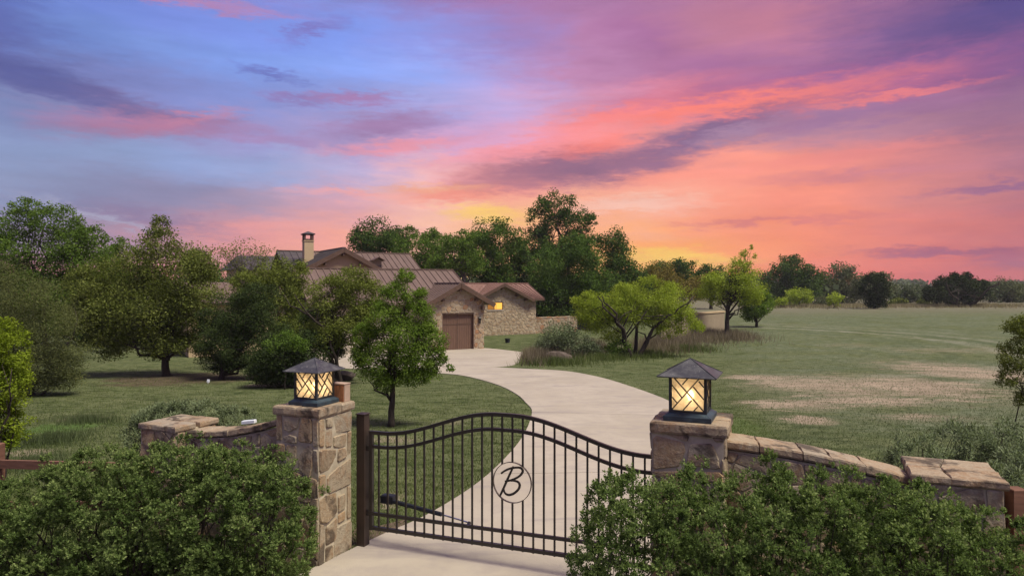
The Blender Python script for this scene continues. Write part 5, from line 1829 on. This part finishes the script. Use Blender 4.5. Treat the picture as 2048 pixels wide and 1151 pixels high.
tree('shrub', 'leafy green undergrowth around the feet of the leaning mesquite trunks', 'shrub', 36, [(1240, 692, 24, 18), (1222, 700, 18, 12)], 1250, LF['lf_green'], 2.3, 3.6, seed=37, trunk_px=3)
tree('sage_shrub', 'silvery grey sage shrub beside the apron of the driveway', 'shrub', 36, [(1122, 668, 40, 26), (1150, 688, 44, 22), (1092, 690, 28, 20), (1180, 695, 28, 16)], 1125, LF['lf_sage'], 2.1, 3.8, width=.35, seed=38, trunks=4, trunk_px=3, per=1.6)
# --- the far side of the field
tree('oak_tree', 'dark flat crowned oak across the field right of the tall mesquite', 'tree', 120, [(1590, 540, 34, 26), (1558, 560, 44, 32), (1622, 562, 34, 30), (1560, 588, 60, 22), (1605, 590, 40, 20), (1580, 522, 26, 14)], 1585, LF['lf_oak'], 2.2, 4.2, seed=40, limbs=12)
tree('oak_tree', 'greyish tree across the field between the flat crowned oak and the round cedar', 'tree', 126, [(1682, 542, 30, 18), (1702, 566, 36, 28), (1662, 575, 36, 26), (1680, 595, 50, 16)], 1685, LF['lf_grey'], 2.2, 3.8, seed=41, limbs=14)
tree('oak_tree', 'pale grey green tree just behind the round cedar', 'tree', 128, [(1758, 555, 26, 14), (1730, 575, 30, 26), (1775, 575, 20, 20)], 1750, LF['lf_grey'], 2.2, 3.8, seed=42, limbs=10)
tree('cedar_bush', 'round dark cedar standing alone in the dry grass of the field', 'cedar', 100, [(1749, 572, 28, 24), (1749, 592, 30, 18), (1743, 558, 16, 12), (1758, 560, 14, 12), (1749, 606, 28, 10), (1736, 556, 5, 8), (1765, 552, 4, 8), (1722, 580, 7, 10)], 1749, LF['lf_cedar_far'], 2.2, 5.0, width=.4, seed=43, limbs=8, upness=.6)
tree('cedar_bush', 'wide dark clump of cedar across the field near the right edge', 'cedar', 108, [(1915, 578, 52, 26), (1872, 588, 26, 20), (1952, 580, 26, 26), (1926, 562, 26, 16), (1890, 565, 20, 16), (1912, 598, 62, 13), (1908, 552, 8, 10), (1938, 552, 7, 10), (1966, 566, 8, 9), (1855, 580, 10, 9)], 1915, LF['lf_cedar_far'], 2.2, 5.0, width=.4, seed=44, limbs=8, trunks=3, upness=.6)
tree('oak_tree', 'low grey green tree between the round cedar and the wide cedar clump', 'tree', 130, [(1820, 582, 28, 20), (1800, 596, 26, 14), (1843, 596, 16, 12)], 1818, LF['lf_far'], 2.1, 4.0, seed=45, limbs=8)
tree('oak_tree', 'pale green tree far back at the right edge of the field', 'tree', 130, [(2010, 575, 34, 22), (2045, 585, 24, 20), (1990, 590, 26, 14), (2030, 598, 34, 9)], 2015, LF['lf_grey'], 2.1, 3.6, seed=46, limbs=8)
for i, (px, py, rx, ry, Y, lab, mt) in enumerate([(1598, 592, 32, 16, 106, 'widest pale green shrub in front of the flat crowned oak', 'lf_mesquite'), (1562, 602, 16, 9, 104, 'low pale green shrub left of the wide shrub below the oak', 'lf_mesquite'),
                                                  (1645, 602, 22, 10, 110, 'low shrub in the gap right of the wide pale shrub', 'lf_grey'), (1668, 598, 17, 13, 102, 'small spindly shrub on a thin stem before the greyish tree', 'lf_mesquite'),
                                                  (1795, 603, 22, 8, 112, 'low olive shrub close to the right side of the round cedar', 'lf_olive'), (1848, 603, 14, 9, 112, 'small dark shrub close to the left side of the wide cedar clump', 'lf_olive')]):
    tree('field_shrub', lab, 'shrub', Y, [(px, py, rx, ry), (px - rx * .4, py + ry * .3, rx * .5, ry * .7), (px + rx * .4, py + ry * .2, rx * .5, ry * .7)], px, LF[mt], 2.0, 3.2, seed=60 + i, limbs=6, trunk_px=2, group='shrubs across the field')
# a belt of scrub and woods closing the field
def belt():
    rng = np.random.default_rng(77)
    n = 360
    px = rng.uniform(-100, 2200, n); Y = rng.uniform(125, 200, n)
    x = (px - CX) / F * Y
    h = np.where(px > 1650, rng.uniform(1.6, 4.0, n), rng.uniform(3.5, 7.5, n))
    k = 60
    d = unit(rng.normal(size=(n, k, 3)))
    r = np.stack([h * .75, h * .75, h * .5], -1)[:, None, :]
    C = np.stack([x, Y, ground_z(x, Y) + h * .48], -1)[:, None, :] + d * r * rng.uniform(.5, 1.05, (n, k, 1))
    C = C.reshape(-1, 3); nn = len(C)
    s = np.repeat(h, k) * .16 * rng.uniform(.7, 1.4, nn)
    V = leaf_quads(C, unit(rng.normal(size=(nn, 3))), unit(rng.normal(size=(nn, 3)) + d.reshape(-1, 3) + [0, 0, .5]), s, s * .7)
    t = np.repeat(rng.uniform(0, 1, n), k) * .6 + rng.uniform(0, .4, nn)
    o = quads_object('scrub_belt', V, t, M['lf_far'])
    tag(o, 'grey green scrub closing the far side of the field', None, None, 'stuff')


belt()
# --- right edge, near
tree('olive_tree', 'narrow leaved branches reaching in from the right edge above the field', 'tree', 9, [(2040, 655, 30, 34), (2028, 715, 32, 36), (2014, 756, 22, 22), (2042, 800, 14, 22), (2100, 690, 60, 90), (2120, 780, 60, 80)], 2135, LF['lf_olive'], 3.4, 3.0, width=.24, seed=50, limbs=24, spread=.34, per=1.4, droop=.3, trunk_px=14)


# --- hedges, sage: leafy sprigs
def sprig_bush(name, label, cat, root, blobs, mat, nm, mound, ns, leaf, width, seed, leaves=9, up=.35, stems=60, stem_base=None, keep=None, group=None, rad_in=.74, part='leaves', lumps=0):
    """blobs: list of (centre, radii). Mounds of sprigs cover their upper and outer sides."""
    rng = np.random.default_rng(seed)
    rt = thing(name, label, cat, root, 0, group)
    Cs = np.array([b[0] for b in blobs]); Rs = np.array([b[1] for b in blobs])
    w = (Rs[:, 0] * Rs[:, 2]); bi = rng.choice(len(blobs), nm, p=w / w.sum())
    d = unit(rng.normal(size=(nm, 3)) + np.array([0, -.35, .35]))
    mc = Cs[bi] + d * Rs[bi] * rng.uniform(rad_in, 1.0, (nm, 1))
    # drop mounds buried deep in another blob
    q = np.linalg.norm((mc[:, None, :] - Cs[None]) / Rs[None], axis=2).min(1)
    ok = q > .62
    mc, d, bi_ = mc[ok], d[ok], bi[ok]
    if keep is not None:
        k_ = np.array([keep(p) for p in mc], bool); mc, d = mc[k_], d[k_]
    m = len(mc)
    if lumps:
        # even lumps over the outer side, each carrying small mounds; a thinner leafy layer fills in between
        out = np.linalg.norm((mc[:, None, :] - Cs[None]) / Rs[None], axis=2).min(1) > .80
        pick = []
        for k_ in np.nonzero(out)[0]:
            if all(np.linalg.norm(mc[k_] - mc[q_]) > mound * 2.0 for q_ in pick):
                pick.append(k_)
        big, bd = mc[pick], d[pick]
        nb = len(pick)
        br_ = mound * 1.75 * rng.uniform(.65, 1.35, nb)
        m1 = int(m * .68)
        par = rng.integers(0, nb, m1)
        d1 = unit(rng.normal(size=(m1, 3)) * .75 + bd[par] * .9 + np.array([0, 0, .35]))
        c1 = big[par] + d1 * (br_[par] * rng.uniform(.55, 1.0, m1))[:, None]
        c2 = mc[m1:] * .0 + Cs[bi_[m1:]] + (mc[m1:] - Cs[bi_[m1:]]) * .88
        mt = np.concatenate([.55 * rng.uniform(0, 1, nb)[par] + .45 * rng.uniform(0, 1, m1), .7 * rng.uniform(0, 1, m - m1)])
        mc = np.concatenate([c1, c2]); d = np.concatenate([d1, d[m1:]])
    else:
        mt = rng.uniform(0, 1, m)
    m = len(mc)
    ms = mound * rng.uniform(.5, 1.25, m)
    si = rng.integers(0, m, ns)
    sd = unit(rng.normal(size=(ns, 3)) * .8 + d[si] * .8 + np.array([0, 0, up]))
    sp = mc[si] + sd * (ms[si] * rng.uniform(.35, 1.05, ns) ** .6)[:, None]
    ax = unit(sd + rng.normal(size=(ns, 3)) * .3 + np.array([0, 0, up]))
    ref = unit(rng.normal(size=(ns, 3)))
    p1 = unit(np.cross(ax, ref)); p2 = np.cross(ax, p1)
    P, A, Nn, T, L_n = [], [], [], [], []
    for j in range(leaves):
        a = 2.4 * j + rng.uniform(0, .5, ns)
        tilt = .35 + .9 * (1 - j / leaves)
        side = p1 * np.cos(a)[:, None] + p2 * np.sin(a)[:, None]
        dr = unit(ax * math.cos(tilt) + side * math.sin(tilt))
        ln = leaf * rng.uniform(.7, 1.25, ns)
        P.append(sp + ax * (leaf * 1.6 * (j / leaves - .5)) + dr * ln[:, None] * .5)
        A.append(dr); Nn.append(unit(ax * math.sin(tilt) - side * math.cos(tilt) + rng.normal(size=(ns, 3)) * .2))
        L_n.append(ln); T.append(mt[si] * .35 + rng.uniform(0, .25, ns) + .4 * j / leaves)
    P = np.concatenate(P); A = np.concatenate(A); Nn = np.concatenate(Nn); L_n = np.concatenate(L_n); T = np.concatenate(T)
    g = P[:, 2] > ground_z(P[:, 0], P[:, 1]) + .01
    V = leaf_quads(P[g], A[g], Nn[g], L_n[g], L_n[g] * width)
    quads_object(part, V, T[g], mat, rt)
    b = MB()
    for _ in range(stems):
        j = rng.integers(m)
        e = mc[j]; i = np.argmin(np.linalg.norm(Cs - e, axis=1))
        s = np.array([Cs[i][0] + rng.normal() * .12, Cs[i][1] + rng.normal() * .10, 0.0]); s[2] = gz(s[0], s[1]) - .03
        pth = branch_path(s, e, rng, 4, .07)
        b.tube(pth, [.014, .011, .008, .005, .002], 5)
    b.build('stems', M['bark'], rt)
    return rt


def hedge_blobs(spec, Yfun, rx, ry):
    out = []
    for px, top in spec:
        Y = Yfun(px)
        zt = CH - (top - HY) / F * (Y + .1)
        x = (px - CX) / F * Y
        zc = zt * .46
        out.append((np.array([x, Y, zc]), np.array([rx, ry, zt - zc - .07])))
    return out


hl = hedge_blobs([(518, 908), (470, 886), (400, 877), (305, 882), (205, 899), (110, 930), (20, 970), (-80, 998)], lambda px: 6.85 + (590 - px) * .0006, .50, .52)
sprig_bush('hedge', 'long clipped evergreen hedge in front of the pillar with the wooden box', 'hedge', (-3.2, 6.9, 0), hl, LF['lf_hedge'], 3000, .085, 27000, .026, .58, 101, 7, .45, 150, lumps=11, rad_in=.66, group='evergreen hedges at the gate')
hr = hedge_blobs([(1250, 956), (1335, 932), (1430, 920), (1530, 921), (1630, 928), (1730, 941), (1830, 962), (1930, 988), (2020, 1020)], lambda px: 5.42 - (px - 1255) * .0006, .38, .40)
hr += [(np.array(W(1262, 1085, 5.0)), np.array([.36, .34, .42])), (np.array(W(1290, 1180, 4.9)), np.array([.42, .38, .4])), (np.array(W(1600, 1120, 4.75)), np.array([.5, .3, .45])), (np.array(W(1800, 1120, 4.7)), np.array([.45, .3, .45])), (np.array(W(1480, 1150, 4.75)), np.array([.35, .3, .4]))]
sprig_bush('hedge', 'thick mounded evergreen hedge in front of the right stone wall and overlapping the gate', 'hedge', (2.2, 5.1, 0), hr, LF['lf_hedge'], 3600, .070, 31000, .0225, .58, 102, 7, .45, 160, lumps=11, rad_in=.66, group='evergreen hedges at the gate')


def world_blobs(spec):
    out = []
    for px, py, rx, ry, Y in spec:
        k = Y / F
        out.append((np.array(W(px, py, Y)), np.array([rx * k, rx * k * .8, ry * k])))
    return out


sb = world_blobs([(330, 850, 50, 34, 10.0), (400, 842, 55, 36, 10.1), (465, 852, 45, 30, 9.9), (290, 872, 34, 30, 9.8)])
sprig_bush('sage_bush', 'grey green sage bush behind the low pier with the flat cap at left', 'bush', (-4.8, 10, 0), sb, LF['lf_sage'], 170, .12, 2300, .045, .30, 103, 7, .9, 90, group='sage bushes behind the walls')
sb = world_blobs([(1830, 925, 60, 40, 7.2), (1920, 905, 60, 42, 7.3), (2010, 905, 60, 50, 7.2), (2070, 960, 60, 60, 6.6), (1990, 985, 50, 50, 6.4)])
sprig_bush('sage_bush', 'grey green sage bush behind the cracked pier cap at right', 'bush', (4.6, 7, 0), sb, LF['lf_sage'], 200, .12, 2600, .042, .28, 104, 7, .9, 110, group='sage bushes behind the walls')


# --- grasses
def blades(name, label, X, Y, hgt, wid, lean, mat, seed, parent=None, lift=0.0):
    rng = np.random.default_rng(seed)
    n = len(X)
    Z = ground_z(X, Y) + lift
    a = rng.uniform(0, 2 * math.pi, n)
    dx, dy = np.cos(a), np.sin(a)
    h_ = hgt * rng.uniform(.5, 1.3, n); w_ = wid * rng.uniform(.7, 1.3, n)
    la = rng.uniform(0, 2 * math.pi, n); ll = lean * h_ * rng.uniform(.2, 1.2, n)
    b0 = np.stack([X - dx * w_, Y - dy * w_, Z - .01], -1); b1 = np.stack([X + dx * w_, Y + dy * w_, Z - .01], -1)
    tp = np.stack([X + np.cos(la) * ll, Y + np.sin(la) * ll, Z + h_], -1)
    V = np.stack([b0, b1, tp], 1)
    t = rng.uniform(0, 1, n) * .6 + .4 * (.5 + .5 * np.sin(X * 1.7 + np.sin(Y * 1.3) * 2) * np.sin(Y * 1.1 + X * .4))
    o = quads_object(name, V, t, mat, parent)
    tag(o, label, None, None, 'stuff')
    return o


def lawn(n, y0, y1, seed):
    rng = np.random.default_rng(seed)
    u = rng.uniform(0, 1, n)
    Y = 1 / (1 / y0 + (1 / y1 - 1 / y0) * u)          # density falls with distance squared
    X = rng.uniform(-1.05, 1.05, n) * Y
    keep = np.ones(n, bool)
    for p in DRIVE_POLYS:
        keep &= ~in_poly(X, Y, p)
    # house footprint
    dx, dy = X - HC.x, Y - HC.y
    uu = dx * HU.x + dy * HU.y; vv = dx * HV.x + dy * HV.y
    keep &= ~((uu > -28) & (uu < 0.2) & (vv > -.2)) & ~((uu > 2) & (uu < 10) & (vv > 9))
    return X[keep], Y[keep]


X, Y = lawn(390000, 7.0, 46, 5)
right = X - .22 * Y > 2.5
far_ = Y > 12
blades('grass', 'short mown lawn grass around the driveway', X[~right], Y[~right], .042, .0075, 1.0, LF['lf_grass'], 6)
rng_ = np.random.default_rng(8)
kp = rng_.random(len(X)) < .8
blades('field_grass', 'thin grey green grass of the field right of the driveway', X[right & kp], Y[right & kp], .042, .0075, 1.0, LF['lf_grey_grass'], 7)


def patch(name, label, spots, n, hgt, mat, seed, wid=.010, lean=.5):
    rng = np.random.default_rng(seed)
    Xs, Ys = [], []
    for px, py, rx, ry in spots:
        g = G(px, py)
        sx = rx / F * g.y; sy = abs(G(px, py - ry).y - G(px, py + ry).y) / 2
        m = n // len(spots)
        r = np.abs(rng.normal(0, .62, m)) ** .9; a = rng.uniform(0, 2 * math.pi, m)
        Xs.append(g.x + r * np.cos(a) * sx); Ys.append(g.y + r * np.sin(a) * sy)
    X = np.concatenate(Xs); Y = np.concatenate(Ys)
    keep = np.ones(len(X), bool)
    for p in DRIVE_POLYS:
        keep &= ~in_poly(X, Y, p)
    return blades(name, label, X[keep], Y[keep], hgt, wid, lean, mat, seed)


patch('dry_grass', 'tall dry purple grass beside the mesquites', [(1070, 722, 34, 8), (1110, 712, 60, 8), (1180, 700, 40, 8), (1345, 690, 60, 10), (1400, 680, 60, 9), (1420, 674, 40, 6), (1470, 676, 50, 8), (1310, 698, 50, 9)], 15000, .62, LF['lf_purple'], 71, .014)
patch('tall_grass', 'unmown green grass at the edge of the purple grass', [(1110, 728, 70, 5), (1200, 718, 70, 6), (1290, 712, 60, 6), (1370, 700, 60, 5)], 9000, .34, LF['lf_grass'], 72, .012)
patch('weeds', 'tufts of dry weeds on the lawn beyond the left pier', [(170, 842, 60, 8), (110, 880, 70, 16), (70, 930, 60, 18)], 5000, .16, LF['lf_grey_grass'], 73, .007)
patch('far_dry_grass', 'pale dry grass along the far side of the field', [(1650, 612, 130, 3), (1800, 612, 130, 3), (1950, 612, 130, 3), (1560, 612, 60, 3)], 16000, .45, LF['lf_pale'], 74, .05)

# ------------------------------------------------------------------ haze
b = MB(); b.box((-640, -40, -3), (700, 640, 24))
hm = bpy.data.materials.new('haze'); hm.use_nodes = True
hm.node_tree.nodes.clear()
pv = hm.node_tree.nodes.new('ShaderNodeVolumePrincipled')
pv.inputs['Color'].default_value = (.86, .88, .92, 1)
pv.inputs['Density'].default_value = 0.0003
pv.inputs['Anisotropy'].default_value = 0.2
ho = hm.node_tree.nodes.new('ShaderNodeOutputMaterial')
hm.node_tree.links.new(pv.outputs[0], ho.inputs['Volume'])
o = b.build('haze', hm)
tag(o, 'thin evening haze over the field and far hills', None, None, 'stuff')
